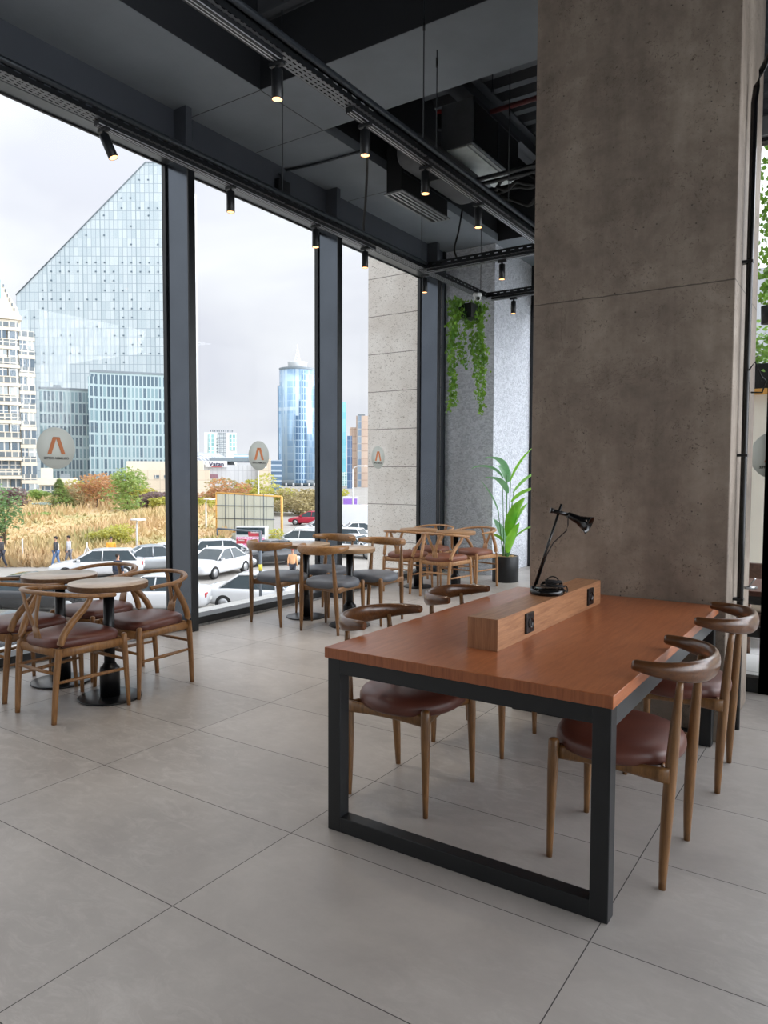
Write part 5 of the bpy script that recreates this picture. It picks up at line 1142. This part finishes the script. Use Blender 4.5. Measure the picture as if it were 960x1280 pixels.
for k in range(5): q = 1.3-1.0*k/5; z_ = zc+(zt_-zc)*.7*k/5; mm.tube([(-q, Rb-q, z_), (q, Rb-q, z_+.8)], .12, 5).tube([(q, Rb-q, z_), (-q, Rb-q, z_+.8)], .12, 5)
mm.tube([(0, Rb, zc), (0, Rb, zt_)], .18, 6).build('mast', m_white, b.e)
for k in range(6):
    a = -1.1+.44*k; MB().tube([(math.sin(a)*Rb, Rb-math.cos(a)*Rb, 0), (math.sin(a)*Rb, Rb-math.cos(a)*Rb, b.z(604))], .5, 8).build('column', m_white, b.e)
b.box('podium', 350, 394, 606, 630, Rb*.6, Rb*1.8, m_bdk)
b = Lot('teal_tower', 412, 350, 'slim turquoise tower half hidden by the second window post'); b.box('shaft', 397, 432.5, 503, 640, 0, 12, curtain('turquoise_glass', (120, 196, 208), (160, 216, 224), (150, 200, 210), 2, 3.2, .15, .15, .2)); b.box('podium', 396, 440, 590, 640, -6, 0, m_hg)
b = Lot('dark_office', 335, 220, 'low dark blue office block left of the round blue tower'); b.box('facade', 322, 352, 575, 620, 0, 10, curtain('dark_blue_bands', (76, 100, 126), (98, 124, 148), (170, 184, 196), 30, 1.6, .3))
b = Lot('brown_tower', 446, 300, 'brown and grey residential tower beside the stone pier'); m_br = curtain('brown_panels', (196, 172, 154), (208, 186, 168), (176, 152, 136), 6, 3, .2)
b.box('shaft', 437, 447, 534, 640, 2, 14, m_br); b.box('shaft', 445, 466, 520, 640, 0, 12, m_br); b.box('glazed_strip', 446.5, 451.5, 520, 640, -.4, .2, curtain('grey_strip_glass', (110, 130, 150), (150, 164, 176), (180, 178, 176), 2, 3, .2)); b.box('roof_block', 447, 456, 517.5, 521, 2, 8, m_sill)
b = Lot('navy_tower', 438, 270, 'narrow navy glass tower in front of the brown one'); b.box('shaft', 434, 440, 545, 640, 0, 8, curtain('navy_glass', (64, 92, 130), (96, 120, 152), (130, 146, 166), 1.8, 3, .15, .15))

# ------------------------------------------------------------------ daylight
w = bpy.data.worlds.new('overcast_sky'); bpy.context.scene.world = w; w.use_nodes = True; t = w.node_tree; t.nodes.clear()
N = t.nodes.new; Lk = t.links.new
out = N('ShaderNodeOutputWorld'); bg = N('ShaderNodeBackground'); Lk(bg.outputs[0], out.inputs[0])
tc = N('ShaderNodeTexCoord'); sp = N('ShaderNodeSeparateXYZ'); Lk(tc.outputs['Generated'], sp.inputs[0])
mp = N('ShaderNodeMapping'); mp.inputs['Scale'].default_value = (1, 1, 2.2); Lk(tc.outputs['Generated'], mp.inputs[0])
no = N('ShaderNodeTexNoise'); no.inputs['Scale'].default_value = 2.3; no.inputs['Detail'].default_value = 5; no.inputs['Roughness'].default_value = .5; no.inputs['Distortion'].default_value = .3; Lk(mp.outputs[0], no.inputs[0])
cr = N('ShaderNodeValToRGB'); cr.color_ramp.elements[0].position = .35; cr.color_ramp.elements[0].color = (.64, .66, .73, 1); cr.color_ramp.elements[1].position = .62; cr.color_ramp.elements[1].color = (.84, .86, .885, 1); Lk(no.outputs[0], cr.inputs[0])
def mth(op, a, b=0.):
    n_ = N('ShaderNodeMath'); n_.operation = op
    for i, x in ((0, a), (1, b)):
        if hasattr(x, 'links'): Lk(x, n_.inputs[i])
        else: n_.inputs[i].default_value = x
    return n_.outputs[0]
zc_ = mth('MAXIMUM', sp.outputs[2], 0.)
zen = mth('MULTIPLY', mth('POWER', zc_, 2.2), 1.9)                         # an overcast sky is brightest overhead
east = mth('MULTIPLY', mth('POWER', mth('MAXIMUM', mth('ADD', mth('MULTIPLY', sp.outputs[0], .80), mth('MULTIPLY', sp.outputs[1], .45)), 0.), 2.4), 9.0)   # the sun sits behind cloud to the east
st = mth('ADD', mth('ADD', zen, east), 1.0)
Lk(cr.outputs[0], bg.inputs[0]); Lk(st, bg.inputs[1])

sc = bpy.context.scene
sc.view_settings.view_transform = 'Standard'; sc.view_settings.look = 'None'; sc.view_settings.exposure = 0.30; sc.view_settings.gamma = 1; sc.view_settings.use_curve_mapping = False
sc.cycles.max_bounces = 10; sc.cycles.diffuse_bounces = 6; sc.cycles.glossy_bounces = 4; sc.cycles.transparent_max_bounces = 24
